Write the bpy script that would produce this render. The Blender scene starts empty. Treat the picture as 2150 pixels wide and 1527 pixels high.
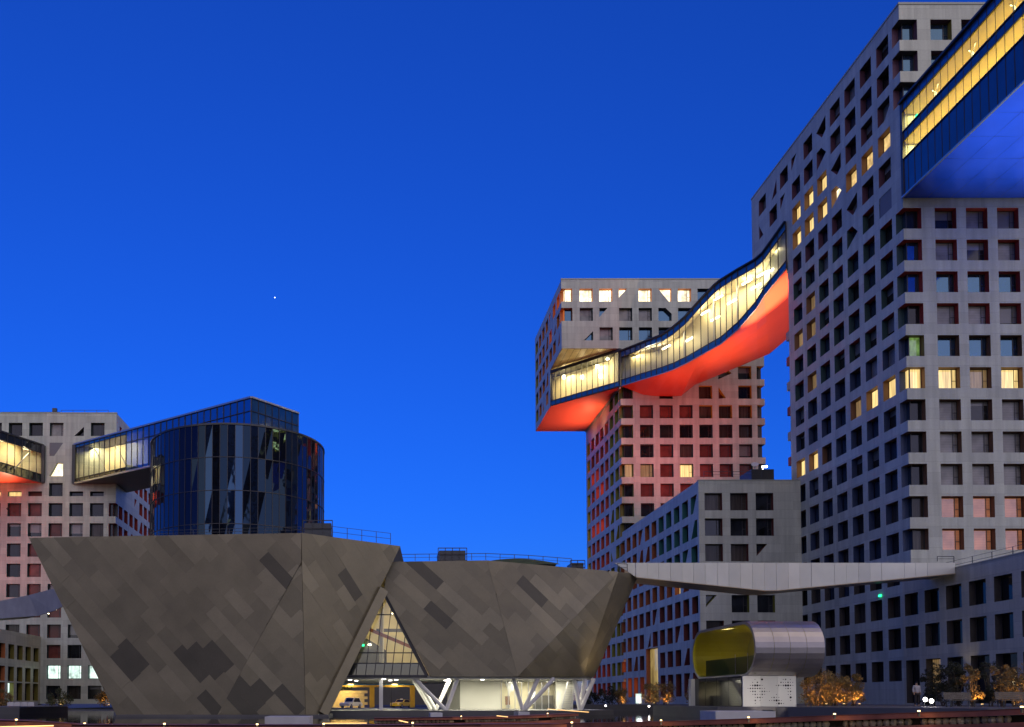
import bpy, math, random
from math import radians, tan, atan, cos, sin, pi, sqrt
from mathutils import Vector, Matrix
random.seed(11)
S = bpy.context.scene
COL = S.collection
V = Vector

# ------------------------------------------------------------------ camera
FPX, CX, HY, PW, PH = 1830.0, 788.0, 1470.0, 2150.0, 1527.0
PIT = radians(2.05)
CY = HY - FPX * tan(PIT)
cd = bpy.data.cameras.new('camera')
cd.sensor_width = 36.0
cd.lens = 36.0 * FPX / PW
cd.shift_x = (PW / 2 - CX) / PW
cd.shift_y = (CY - PH / 2) / PW
cd.clip_start = 0.2
cd.clip_end = 6000
cam = bpy.data.objects.new('camera', cd)
cam.rotation_euler = (pi / 2 + PIT, 0, 0)
COL.objects.link(cam)
S.camera = cam

# ------------------------------------------------------------------ dusk sky
SUN_EL, SUN_ROT = radians(3.0), radians(165)
wd = bpy.data.worlds.new('World'); S.world = wd; wd.use_nodes = True
nt = wd.node_tree; nt.nodes.clear()
sky = nt.nodes.new('ShaderNodeTexSky'); sky.sky_type = 'NISHITA'; sky.sun_disc = False
sky.sun_elevation = SUN_EL; sky.sun_rotation = SUN_ROT
sky.altitude = 50; sky.air_density = 1.0; sky.dust_density = 0.0; sky.ozone_density = 6.0
tint = nt.nodes.new('ShaderNodeMix'); tint.data_type = 'RGBA'; tint.blend_type = 'MULTIPLY'
tint.inputs['Factor'].default_value = 1.0
tint.inputs['B'].default_value = (0.57, 0.475, 0.95, 1)
bg = nt.nodes.new('ShaderNodeBackground'); bg.inputs['Strength'].default_value = 0.16
wo = nt.nodes.new('ShaderNodeOutputWorld')
nt.links.new(sky.outputs['Color'], tint.inputs['A'])
nt.links.new(tint.outputs['Result'], bg.inputs['Color'])
nt.links.new(bg.outputs[0], wo.inputs[0])

# afterglow: a broad, weak, warm source low behind the camera
sl = bpy.data.lights.new('afterglow_sun', 'SUN')
sl.energy = 0.82; sl.angle = radians(130); sl.color = (1.0, 0.80, 0.40)
so = bpy.data.objects.new('afterglow_sun', sl)
so.rotation_euler = (radians(80), 0, radians(20))
COL.objects.link(so)

vs = S.view_settings
vs.view_transform = 'Standard'; vs.look = 'None'; vs.gamma = 1.0; vs.use_curve_mapping = False
vs.exposure = 1.58
KE = 0.335     # lamps and lit windows below are given for exposure 0
S.cycles.use_denoising = True
S.cycles.max_bounces = 6
S.cycles.diffuse_bounces = 3
S.cycles.glossy_bounces = 3
S.cycles.transparent_max_bounces = 12
S.cycles.sample_clamp_indirect = 4.0
S.cycles.caustics_reflective = False
S.cycles.caustics_refractive = False

# ------------------------------------------------------------------ projection helpers
def Zof(py, Y):
    return Y * tan(atan((CY - py) / FPX) + PIT)
def W(px, py, Y):
    z = Zof(py, Y)
    d = Y * cos(PIT) + z * sin(PIT)
    return V(((px - CX) / FPX * d, Y, z))
def Xof(px, Y, z=0.0):
    return (px - CX) / FPX * (Y * cos(PIT) + z * sin(PIT))
def PRJ(p):
    d = p[1] * cos(PIT) + p[2] * sin(PIT)
    return (CX + FPX * p[0] / d, CY - FPX * (-p[1] * sin(PIT) + p[2] * cos(PIT)) / d)

# ------------------------------------------------------------------ materials
MATS = {}
def _new(name):
    m = bpy.data.materials.new(name); m.use_nodes = True
    t = m.node_tree
    b = t.nodes['Principled BSDF']
    MATS[name] = m
    return m, t, b
def mapr(t, src, a, b, lo=0.0, hi=1.0):
    n = t.nodes.new('ShaderNodeMapRange')
    n.inputs['From Min'].default_value = lo; n.inputs['From Max'].default_value = hi
    n.inputs['To Min'].default_value = a; n.inputs['To Max'].default_value = b
    t.links.new(src, n.inputs['Value'])
    return n.outputs['Result']
def hsv(t, col, val):
    n = t.nodes.new('ShaderNodeHueSaturation')
    if isinstance(col, tuple): n.inputs['Color'].default_value = (*col, 1)
    else: t.links.new(col, n.inputs['Color'])
    t.links.new(val, n.inputs['Value'])
    return n.outputs['Color']
def math_(t, op, a, b=None):
    n = t.nodes.new('ShaderNodeMath'); n.operation = op
    for i, x in enumerate((a, b)):
        if x is None: continue
        if isinstance(x, (int, float)): n.inputs[i].default_value = x
        else: t.links.new(x, n.inputs[i])
    return n.outputs[0]
def noise(t, vec, scale, detail=4):
    n = t.nodes.new('ShaderNodeTexNoise')
    n.inputs['Scale'].default_value = scale; n.inputs['Detail'].default_value = detail
    if vec is not None: t.links.new(vec, n.inputs['Vector'])
    return n.outputs['Fac']
def coords(t, kind='Object'):
    n = t.nodes.new('ShaderNodeTexCoord')
    return n.outputs[kind]
def scaled(t, vec, s):
    n = t.nodes.new('ShaderNodeMapping'); n.inputs['Scale'].default_value = s
    t.links.new(vec, n.inputs['Vector'])
    return n.outputs['Vector']
def bump(t, b, h, strength=.2, dist=.05):
    n = t.nodes.new('ShaderNodeBump'); n.inputs['Strength'].default_value = strength
    n.inputs['Distance'].default_value = dist
    t.links.new(h, n.inputs['Height']); t.links.new(n.outputs[0], b.inputs['Normal'])
def mat(name, col, rough=.6, metal=0.0, vary=.0, vscale=1.0, ior=1.5, emit=None, es=0.0, bmp=0.0, rnd=0.0):
    m, t, b = _new(name)
    b.inputs['Roughness'].default_value = rough
    b.inputs['Metallic'].default_value = metal
    b.inputs['IOR'].default_value = ior
    c = None
    val = None
    if vary:
        v = coords(t)
        nz = noise(t, v, vscale)
        val = mapr(t, nz, 1 - vary, 1 + vary, .3, .7)
        if bmp: bump(t, b, nz, bmp)
    if rnd:
        oi = t.nodes.new('ShaderNodeObjectInfo')
        r = mapr(t, oi.outputs['Random'], 1 - rnd, 1 + rnd)
        val = math_(t, 'MULTIPLY', val, r) if val is not None else r
    if val is not None:
        t.links.new(hsv(t, tuple(col), val), b.inputs['Base Color'])
    else:
        b.inputs['Base Color'].default_value = (*col, 1)
    if emit:
        b.inputs['Emission Color'].default_value = (*emit, 1)
        b.inputs['Emission Strength'].default_value = es * KE
    return m
def facade_mat(name, col):
    """light cladding panels with fine joints, tone differences from panel to panel, faint streaks"""
    m, t, b = _new(name)
    uv = coords(t, 'UV')
    br = t.nodes.new('ShaderNodeTexBrick')
    br.inputs['Color1'].default_value = (.82, .82, .83, 1); br.inputs['Color2'].default_value = (1, 1, 1, 1)
    br.inputs['Mortar'].default_value = (.72, .72, .72, 1)
    br.inputs['Scale'].default_value = 1.0; br.inputs['Mortar Size'].default_value = .018
    br.inputs['Brick Width'].default_value = 3.05; br.inputs['Row Height'].default_value = 1.04
    br.inputs['Bias'].default_value = 0.0
    t.links.new(uv, br.inputs['Vector'])
    streak = noise(t, scaled(t, uv, (1.6, .12, 1)), 1.0, 5)
    fine = noise(t, uv, 7.0, 5)
    v = math_(t, 'MULTIPLY', mapr(t, streak, .80, 1.10, .3, .7), mapr(t, fine, .94, 1.05, .3, .7))
    mx = t.nodes.new('ShaderNodeMix'); mx.data_type = 'RGBA'; mx.blend_type = 'MULTIPLY'
    mx.inputs['Factor'].default_value = 1
    mx.inputs['A'].default_value = (*col, 1)
    t.links.new(br.outputs['Color'], mx.inputs['B'])
    t.links.new(hsv(t, mx.outputs['Result'], v), b.inputs['Base Color'])
    b.inputs['Roughness'].default_value = .5
    bump(t, b, br.outputs['Fac'], -.25, .03)
    return m
def pane_mat(name, base, rough=.06, ior=1.9, emit=None, es=0.0, kind='plain', rnd=.25, stint=None):
    """window glass: the room or blind behind it plus the reflection of the sky"""
    m, t, b = _new(name)
    uv = coords(t, 'UV')
    oi = t.nodes.new('ShaderNodeObjectInfo')
    off = t.nodes.new('ShaderNodeVectorMath'); off.operation = 'ADD'
    cmb = t.nodes.new('ShaderNodeCombineXYZ')
    t.links.new(math_(t, 'MULTIPLY', oi.outputs['Random'], 37.0), cmb.inputs[0])
    t.links.new(math_(t, 'MULTIPLY', oi.outputs['Random'], 91.0), cmb.inputs[1])
    t.links.new(uv, off.inputs[0]); t.links.new(cmb.outputs[0], off.inputs[1])
    p = off.outputs[0]
    r = mapr(t, oi.outputs['Random'], 1 - rnd, 1 + rnd)
    if kind == 'blind':
        wv = t.nodes.new('ShaderNodeTexWave'); wv.bands_direction = 'Y'
        wv.inputs['Scale'].default_value = 4.0; wv.inputs['Distortion'].default_value = .6
        t.links.new(uv, wv.inputs['Vector'])
        k = math_(t, 'MULTIPLY', mapr(t, wv.outputs['Fac'], .82, 1.05), mapr(t, noise(t, p, 1.4, 2), .7, 1.25, .3, .7))
    elif kind == 'half':
        sp = t.nodes.new('ShaderNodeSeparateXYZ'); t.links.new(uv, sp.inputs[0])
        fr_ = t.nodes.new('ShaderNodeMath'); fr_.operation = 'FRACT'; t.links.new(math_(t, 'MULTIPLY', oi.outputs['Random'], 17.3), fr_.inputs[0])
        stp = math_(t, 'GREATER_THAN', sp.outputs[1], mapr(t, fr_.outputs[0], .15, .85))
        wv = t.nodes.new('ShaderNodeTexWave'); wv.bands_direction = 'Y'
        wv.inputs['Scale'].default_value = 5.0; wv.inputs['Distortion'].default_value = .4
        t.links.new(uv, wv.inputs['Vector'])
        k = math_(t, 'MULTIPLY', mapr(t, stp, .09, 1.0), mapr(t, wv.outputs['Fac'], .82, 1.05))
    elif kind == 'curtain':
        k = mapr(t, noise(t, scaled(t, p, (9, .5, 1)), 1.0, 3), .55, 1.3, .3, .7)
    elif kind == 'room':
        k = math_(t, 'MULTIPLY', mapr(t, noise(t, scaled(t, p, (2.2, 1.3, 1)), 1.0, 2), .35, 1.5, .3, .7),
                  mapr(t, noise(t, p, 7.0, 2), .8, 1.15, .3, .7))
    else:
        k = mapr(t, noise(t, scaled(t, p, (3, .8, 1)), 1.0, 3), .6, 1.5, .3, .7)
    val = math_(t, 'MULTIPLY', k, r)
    t.links.new(hsv(t, tuple(base), val), b.inputs['Base Color'])
    if emit:
        t.links.new(hsv(t, tuple(emit), val), b.inputs['Emission Color'])
        b.inputs['Emission Strength'].default_value = es * KE
    b.inputs['Roughness'].default_value = rough
    b.inputs['IOR'].default_value = ior
    if stint: b.inputs['Specular Tint'].default_value = (*stint, 1)
    wob = noise(t, p, 1.2, 1)
    bump(t, b, wob, .04, .03)
    return m
def clear_glass(name, tint_, refl=.06, gcol=(1, 1, 1)):
    m, t, b = _new(name)
    t.nodes.remove(b)
    out = [n for n in t.nodes if n.type == 'OUTPUT_MATERIAL'][0]
    tr = t.nodes.new('ShaderNodeBsdfTransparent'); tr.inputs[0].default_value = (*tint_, 1)
    gl = t.nodes.new('ShaderNodeBsdfGlossy'); gl.inputs['Roughness'].default_value = .02; gl.inputs['Color'].default_value = (*gcol, 1)
    fr = t.nodes.new('ShaderNodeFresnel'); fr.inputs[0].default_value = 1.45
    f = math_(t, 'ADD', fr.outputs[0], refl)
    mx = t.nodes.new('ShaderNodeMixShader')
    t.links.new(f, mx.inputs[0]); t.links.new(tr.outputs[0], mx.inputs[1]); t.links.new(gl.outputs[0], mx.inputs[2])
    t.links.new(mx.outputs[0], out.inputs[0])
    return m

facade_mat('facade', (.52, .555, .48))
facade_mat('facade_dark', (.52, .50, .385))
mat('concrete', (.33, .33, .34), .75, vary=.12, vscale=.8, bmp=.1)
mat('concrete_light', (.58, .58, .58), .7, vary=.1, vscale=.8)
mat('roofing', (.10, .10, .11), .8, vary=.15, vscale=.5)
mat('frame', (.03, .03, .035), .4)
mat('steel_dark', (.06, .065, .07), .4, .6)
mat('steel', (.5, .5, .52), .35, .9)
mat('white_paint', (.75, .75, .73), .5, vary=.04, vscale=2)
# reveals
RC = dict(red=(.55, .07, .04), dred=(.32, .035, .03), orange=(.48, .15, .045), dorange=(.30, .085, .03), maroon=(.13, .03, .025), teal=(.02, .13, .13), dteal=(.025, .06, .065),
          green=(.22, .22, .03), olive=(.20, .17, .03), yellow=(.60, .43, .04), brown=(.17, .085, .045), navy=(.03, .05, .12), grey=(.34, .34, .35),
          purple=(.10, .04, .07), dark=(.05, .045, .045))
for k, c in RC.items(): mat('reveal_' + k, c, .55, vary=.06, vscale=2)
# panes
pane_mat('pane_dark', (.012, .014, .018), ior=1.42, rnd=.5)
pane_mat('pane_blue', (.012, .022, .05), ior=2.5, rnd=.3, stint=(.4, .75, 1.0))
pane_mat('pane_blind', (.27, .26, .245), rough=.25, ior=1.45, kind='blind', rnd=.2)
pane_mat('pane_half', (.22, .215, .20), rough=.12, ior=1.5, kind='half', rnd=.25)
pane_mat('pane_redblind', (.17, .05, .04), rough=.25, ior=1.38, kind='blind', rnd=.35)
pane_mat('pane_brown', (.055, .045, .038), rough=.15, ior=1.35, kind='curtain', rnd=.4)
pane_mat('pane_lit', (.3, .25, .15), emit=(1.0, .70, .26), es=1.05, kind='curtain', rnd=.15)
pane_mat('pane_hot', (.3, .25, .15), emit=(1.0, .80, .48), es=2.2, kind='room', rnd=.1)
pane_mat('pane_litroom', (.3, .25, .15), emit=(1.0, .66, .24), es=.8, kind='room', rnd=.2)
pane_mat('pane_dim', (.2, .17, .12), emit=(1.0, .62, .25), es=.22, kind='curtain', rnd=.4)
pane_mat('pane_white', (.3, .3, .3), emit=(.75, 1.0, .88), es=1.3, kind='room', rnd=.1)
pane_mat('pane_green', (.1, .2, .1), emit=(.35, .62, .14), es=.35, kind='room', rnd=.1)
pane_mat('pane_orange', (.24, .11, .065), emit=(1.0, .36, .16), es=.17, kind='blind', rnd=.3)  # sunset mirrored in the blinds, put in as a faint orange emission
pane_mat('pane_fire', (.3, .12, .06), emit=(1.0, .34, .08), es=.9, kind='curtain', rnd=.3)
pane_mat('pane_entrance', (.2, .16, .08), emit=(1.0, .70, .22), es=.30, kind='room', rnd=.1)
mat('panel_grille', (.16, .17, .19), .6, vary=.05, vscale=6)
mat('spandrel_blue', (.02, .11, .34), .12, ior=1.9, vary=.15, vscale=.4)
mat('spandrel_navy', (.010, .060, .19), .07, ior=1.8, vary=.25, vscale=.35)
mat('spandrel_dark', (.015, .02, .025), .08, ior=1.9)
clear_glass('glass_clear', (.93, .95, .9), .03)
clear_glass('glass_blue', (.5, .62, .75), .45, (.45, .72, 1.0))
mat('cream', (.80, .72, .50), .7, vary=.05, vscale=.6)
mat('cream_yellow', (.78, .66, .26), .7, vary=.06, vscale=.8)
mat('floor_warm', (.35, .28, .18), .5)
mat('soffit_red', (.82, .085, .042), .35, vary=.04, vscale=.3)
mat('soffit_gold', (.42, .33, .20), .35, .3, vary=.08, vscale=.6)
mat('soffit_dark', (.10, .10, .095), .5, vary=.1, vscale=.3)
mat('soffit_blue', (.03, .11, .78), .2, .1, vary=.22, vscale=.12)
mat('lamp_warm', (.9, .9, .9), emit=(1.0, .86, .55), es=14)
mat('lamp_white', (.9, .9, .9), emit=(1.0, .95, .88), es=14)
mat('lamp_orange', (.9, .6, .3), emit=(1.0, .62, .25), es=6)
mat('strip_orange', (.9, .6, .3), emit=(1.0, .55, .18), es=2.2)
mat('lamp_green', (.1, .9, .3), emit=(.02, 1.0, .35), es=3)

# ------------------------------------------------------------------ object helpers
def tag(o, label=None, cat=None, group=None, kind=None):
    if label: o['label'] = label
    if cat: o['category'] = cat
    if group: o['group'] = group
    if kind: o['kind'] = kind
    return o
def thing(name, label, cat, loc=(0, 0, 0), group=None, rz=0.0):
    o = bpy.data.objects.new(name, None)
    o.empty_display_size = .3
    o.location = loc; o.rotation_euler = (0, 0, rz)
    COL.objects.link(o)
    return tag(o, label, cat, group)
def link(name, me, parent=None, mtx=None):
    """mtx is a world matrix; roots are never scaled and their world matrix is loc+rz"""
    o = bpy.data.objects.new(name, me)
    COL.objects.link(o)
    w = mtx if mtx is not None else Matrix.Identity(4)
    if parent is not None:
        o.parent = parent
        o.matrix_basis = wm(parent).inverted() @ w
    else:
        o.matrix_basis = w
    return o
def wm(o):
    m = o.matrix_basis.copy() if o.parent else Matrix.LocRotScale(o.location, o.rotation_euler, None)
    if o.parent: m = wm(o.parent) @ m
    return m
class MB:
    def __init__(s):
        s.v = []; s.f = []; s.m = []; s.uv = []
    def poly(s, pts, mat=0, uvs=None):
        i = len(s.v)
        s.v += [tuple(p) for p in pts]
        s.f.append(tuple(range(i, i + len(pts)))); s.m.append(mat)
        s.uv.append(uvs if uvs else [(0, 0)] * len(pts))
    def box(s, x0, x1, y0, y1, z0, z1, mat=0):
        p = [V((x, y, z)) for z in (z0, z1) for y in (y0, y1) for x in (x0, x1)]
        for q in ((0, 1, 5, 4), (1, 3, 7, 5), (3, 2, 6, 7), (2, 0, 4, 6), (4, 5, 7, 6), (2, 3, 1, 0)):
            s.poly([p[k] for k in q], mat)
    def bar(s, a, b, w, h, mat=0, up=V((0, 0, 1))):
        a = V(a); b = V(b); d = (b - a).normalized()
        sd = d.cross(up)
        if sd.length < 1e-4: sd = d.cross(V((1, 0, 0)))
        sd.normalize(); u = sd.cross(d).normalized()
        c = [(-w / 2, -h / 2), (w / 2, -h / 2), (w / 2, h / 2), (-w / 2, h / 2)]
        A = [a + sd * x + u * y for x, y in c]; B = [b + sd * x + u * y for x, y in c]
        for k in range(4):
            n = (k + 1) % 4
            s.poly([A[k], A[n], B[n], B[k]], mat)
        s.poly(A[::-1], mat); s.poly(B, mat)
    def tube(s, a, b, r0, r1=None, n=8, mat=0, caps=True):
        if r1 is None: r1 = r0
        a = V(a); b = V(b); d = (b - a).normalized()
        e = d.cross(V((0, 0, 1)))
        if e.length < 1e-4: e = V((1, 0, 0))
        e.normalize(); g = d.cross(e)
        A = [a + (e * cos(2 * pi * k / n) + g * sin(2 * pi * k / n)) * r0 for k in range(n)]
        B = [b + (e * cos(2 * pi * k / n) + g * sin(2 * pi * k / n)) * r1 for k in range(n)]
        for k in range(n):
            j = (k + 1) % n
            s.poly([A[j], A[k], B[k], B[j]], mat)
        if caps: s.poly(A, mat); s.poly(B[::-1], mat)
    def prism(s, pts, off, mat=0, capmat=None):
        off = V(off); a = [V(p) for p in pts]; b = [p + off for p in a]
        n = len(a)
        s.poly(b, mat); s.poly(a[::-1], mat if capmat is None else capmat)
        for k in range(n):
            j = (k + 1) % n
            s.poly([a[k], a[j], b[j], b[k]], mat)
    def mesh(s, name, mats, smooth=False):
        me = bpy.data.meshes.new(name)
        me.from_pydata(s.v, [], s.f)
        for q in mats: me.materials.append(MATS[q] if isinstance(q, str) else q)
        me.polygons.foreach_set('material_index', s.m)
        ul = me.uv_layers.new(name='UVMap')
        flat = []
        for u in s.uv:
            for c in u: flat += [c[0], c[1]]
        ul.data.foreach_set('uv', flat)
        if smooth: me.polygons.foreach_set('use_smooth', [True] * len(me.polygons))
        me.update()
        return me
    def build(s, name, mats, parent=None, smooth=False, mtx=None):
        if isinstance(mats, str): mats = [mats]
        return link(name, s.mesh(name, mats, smooth), parent, mtx)
def lamp(name, kind, loc, energy, color, parent=None, size=.5, size_y=None, to=None, spot=60, blend=.6):
    l = bpy.data.lights.new(name, kind)
    l.energy = energy * KE; l.color = color
    if kind == 'AREA':
        l.size = size
        if size_y: l.shape = 'RECTANGLE'; l.size_y = size_y
    else:
        l.shadow_soft_size = size
    if kind == 'SPOT': l.spot_size = radians(spot); l.spot_blend = blend
    o = bpy.data.objects.new(name, l)
    COL.objects.link(o)
    m = Matrix.Translation(V(loc))
    if to is not None:
        m = m @ (V(to) - V(loc)).to_track_quat('-Z', 'Y').to_matrix().to_4x4()
    if parent is not None:
        o.parent = parent; o.matrix_basis = wm(parent).inverted() @ m
    else:
        o.matrix_basis = m
    return o

# ------------------------------------------------------------------ window kit
SH = dict(sq=[(0, 0), (1, 0), (1, 1), (0, 1)],
          tul=[(0, .3), (.62, 1), (0, 1)], tlr=[(.3, 0), (1, 0), (1, .7)], tur=[(.8, 0), (1, 0), (1, 1), (0, 1)],
          cutTR=[(0, 0), (1, 0), (1, .55), (.55, 1), (0, 1)], cutBR=[(0, 0), (.55, 0), (1, .5), (1, 1), (0, 1)],
          kite=[(.6, 0), (1, .2), (1, 1), (0, .62)], trap=[(0, 0), (1, .45), (.5, 1), (0, 1)],
          slL=[(0, 0), (.35, 0), (1, 1), (0, 1)], slR=[(0, 0), (1, 0), (1, 1), (.6, 1)],
          wedge=[(0, 0), (1, 0), (1, 1), (.55, 1)], slot=[(0, 0), (1, 0), (1, .36), (0, .36)],
          tright=[(.35, 0), (1, .1), (1, 1)], tleft=[(0, 0), (.55, .05), (.0, .9)])
DEP = .62
_wc = {}
def win_mesh(shape, w, h, style, dep=DEP):
    key = ('w', shape, round(w, 2), round(h, 2), style, dep)
    if key in _wc: return _wc[key]
    b = MB()
    P = [(x * w, y * h) for x, y in SH[shape]]
    n = len(P)
    for i in range(n):
        a, c = P[i], P[(i + 1) % n]
        nx, ny = -(c[1] - a[1]), (c[0] - a[0])     # inward normal
        L = sqrt(nx * nx + ny * ny)
        m = 1 if ny / L < -.6 else (2 if ny / L > .8 else 0)
        b.poly([(a[0], a[1], 0), (c[0], c[1], 0), (c[0], c[1], -dep), (a[0], a[1], -dep)], m)
    if shape in ('sq', 'cutTR', 'cutBR'):
        z = -dep + .035
        t = .07
        for (x0, x1, y0, y1) in ((0, t, 0, h), (w - t, w, 0, h), (t, w - t, 0, t), (w * .76, w * .76 + .08, t, h - t)):
            if shape != 'sq' and (x1 > w * .5): continue
            b.poly([(x0, y0, z), (x1, y0, z), (x1, y1, z), (x0, y1, z)], 3)
        if shape == 'sq':
            b.poly([(t, h - t, z), (w - t, h - t, z), (w - t, h, z), (t, h, z)], 3)
            b.poly([(w * .78, h * .42, z), (w - t, h * .42, z), (w - t, h * .42 + .06, z), (w * .78, h * .42 + .06, z)], 3)
    j, t_, s_ = STYLE[style]
    _wc[key] = b.mesh('window', ['reveal_' + j, 'reveal_' + t_, s_, 'frame'])
    return _wc[key]
def pane_mesh(shape, w, h, pm, dep=DEP):
    key = ('p', shape, round(w, 2), round(h, 2), pm, dep)
    if key in _wc: return _wc[key]
    b = MB()
    P = SH[shape]
    b.poly([(x * w, y * h, -dep) for x, y in P], 0, list(P))
    _wc[key] = b.mesh('pane', [pm])
    return _wc[key]
STYLE = dict(A_top=('olive', 'purple', 'facade'), A_mid=('dred', 'red', 'facade'), A_low=('brown', 'brown', 'facade'), A_left=('dteal', 'dred', 'facade'),
             A_leftlow=('navy', 'brown', 'facade'), A_lefttop=('purple', 'dark', 'facade'), dark=('dark', 'dark', 'facade'),
             B_front=('dteal', 'dark', 'facade'), B_yel=('yellow', 'yellow', 'facade'), B_or=('orange', 'orange', 'facade'), B_red=('red', 'dred', 'facade'),
             B_grn=('green', 'olive', 'facade'), C_teal=('teal', 'brown', 'facade'), C_or=('dorange', 'brown', 'facade'), C_dk=('maroon', 'dark', 'facade'),
             D_front=('dteal', 'dark', 'facade'), D_red=('dred', 'dred', 'facade'), E_or=('orange', 'dark', 'facade_dark'), E_ol=('olive', 'dark', 'facade_dark'),
             E_dk=('dark', 'dark', 'facade_dark'), C_yel=('green', 'dark', 'facade'), A_lit=('brown', 'brown', 'facade'))
def clip(poly, a, b, keep_left=True):
    """keep the part of a 2-D polygon to the left (or right) of the directed line a-b"""
    out = []
    def sd(p):
        d = (b[0] - a[0]) * (p[1] - a[1]) - (b[1] - a[1]) * (p[0] - a[0])
        return d if keep_left else -d
    n = len(poly)
    for i in range(n):
        p, q = poly[i], poly[(i + 1) % n]
        dp, dq = sd(p), sd(q)
        if dp >= -1e-9: out.append(p)
        if (dp > 1e-9 and dq < -1e-9) or (dp < -1e-9 and dq > 1e-9):
            k = dp / (dp - dq)
            out.append((p[0] + (q[0] - p[0]) * k, p[1] + (q[1] - p[1]) * k))
    return out
def area2(p):
    return sum(p[i][0] * p[(i + 1) % len(p)][1] - p[(i + 1) % len(p)][0] * p[i][1] for i in range(len(p))) / 2
def facade(root, O, U, rects, wins, wallmat='facade', holes=(), name='wall', dep=DEP):
    """O origin on the plane, U horizontal direction (left to right seen from outside), v = z.
    rects: wall areas (u0,u1,v0,v1); wins: (u,v,w,h,shape,style,pane); holes: (u0,u1,v0,v1)"""
    O = V(O); U = V(U); Zv = V((0, 0, 1)); N = U.cross(Zv)
    b = MB()
    P3 = lambda u, v: O + U * u + Zv * v
    boxes = [(w[0], w[0] + w[2], w[1], w[1] + w[3]) for w in wins] + list(holes)
    for (u0, u1, v0, v1) in rects:
        inb = [q for q in boxes if q[1] > u0 + 1e-6 and q[0] < u1 - 1e-6 and q[3] > v0 + 1e-6 and q[2] < v1 - 1e-6]
        vs_ = sorted({v0, v1} | {round(min(max(x, v0), v1), 4) for q in inb for x in q[2:]})
        for a, c in zip(vs_, vs_[1:]):
            if c - a < 1e-4: continue
            mid = (a + c) / 2
            spans = sorted((max(q[0], u0), min(q[1], u1)) for q in inb if q[2] < mid < q[3])
            cur = u0
            segs = []
            for s0, s1 in spans:
                if s0 > cur + 1e-4: segs.append((cur, s0))
                cur = max(cur, s1)
            if cur < u1 - 1e-4: segs.append((cur, u1))
            for s0, s1 in segs:
                uv = [(s0, a), (s1, a), (s1, c), (s0, c)]
                b.poly([P3(*p) for p in uv], 0, uv)
    basis = Matrix((U, Zv, N)).transposed().to_4x4()
    for (u, v, w, h, shape, style, pm) in wins:
        if shape != 'sq':
            reg = [(u, v), (u + w, v), (u + w, v + h), (u, v + h)]
            pts = [(u + x * w, v + y * h) for x, y in SH[shape]]
            for i in range(len(pts)):
                p, q = pts[i], pts[(i + 1) % len(pts)]
                o_ = clip(reg, p, q, False)
                if len(o_) > 2 and abs(area2(o_)) > 1e-4:
                    b.poly([P3(*k) for k in o_], 0, o_)
                reg = clip(reg, p, q, True)
        m = Matrix.Translation(P3(u, v)) @ basis
        if pm == 'grille':
            g = link('grille_panel', pane_mesh(shape, w, h, 'panel_grille', .04), root, m)
            continue
        wo_ = link('window', win_mesh(shape, w, h, style, dep), root, m)
        link('pane', pane_mesh(shape, w, h, pm, dep), wo_, m)
    return b.build(name, [wallmat], root)
def corner_window(root, X, Y, z, h, a, bb, sx, style, pf, ps, side='dark'):
    """window wrapping a building corner: front part a wide, side part bb deep; sx=+1 building extends to +X"""
    d = DEP
    j, t_, s_ = STYLE[style]
    key = ('c', round(h, 2), round(a, 2), round(bb, 2), sx, style, side)
    if key not in _wc:
        b = MB()
        def q(pts, m): b.poly([(p[0] * sx, p[1], p[2]) for p in pts], m)
        q([(0, 0, h), (a, 0, h), (a, bb, h), (0, bb, h)], 1)
        q([(0, 0, 0), (a, 0, 0), (a, bb, 0), (0, bb, 0)], 2)
        q([(a, 0, 0), (a, d, 0), (a, d, h), (a, 0, h)], 0)
        q([(0, bb, 0), (d, bb, 0), (d, bb, h), (0, bb, h)], 4)
        for (x0, x1) in ((d - .03, d + .06), (a - .09, a)):
            q([(x0, d - .03, 0), (x1, d - .03, 0), (x1, d - .03, h), (x0, d - .03, h)], 3)
        q([(d - .03, d - .03, 0), (d - .03, d + .07, 0), (d - .03, d + .07, h), (d - .03, d - .03, h)], 3)
        _wc[key] = b.mesh('corner_window', ['reveal_' + j, 'reveal_' + t_, s_, 'frame', 'reveal_' + side])
    m = Matrix.Translation((X, Y, z))
    o = link('corner_window', _wc[key], root, m)
    for nm, pm in (('f', pf), ('s', ps)):
        k2 = key + (nm, pm)
        if k2 not in _wc:
            b = MB()
            if nm == 'f': pts = [(d, d, 0), (a, d, 0), (a, d, h), (d, d, h)]
            else: pts = [(d, bb, 0), (d, d, 0), (d, d, h), (d, bb, h)]
            b.poly([(p[0] * sx, p[1], p[2]) for p in pts], 0, [(0, 0), (1, 0), (1, 1), (0, 1)])
            _wc[k2] = b.mesh('pane', [pm])
        link('pane', _wc[k2], o, m)
    return o
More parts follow.
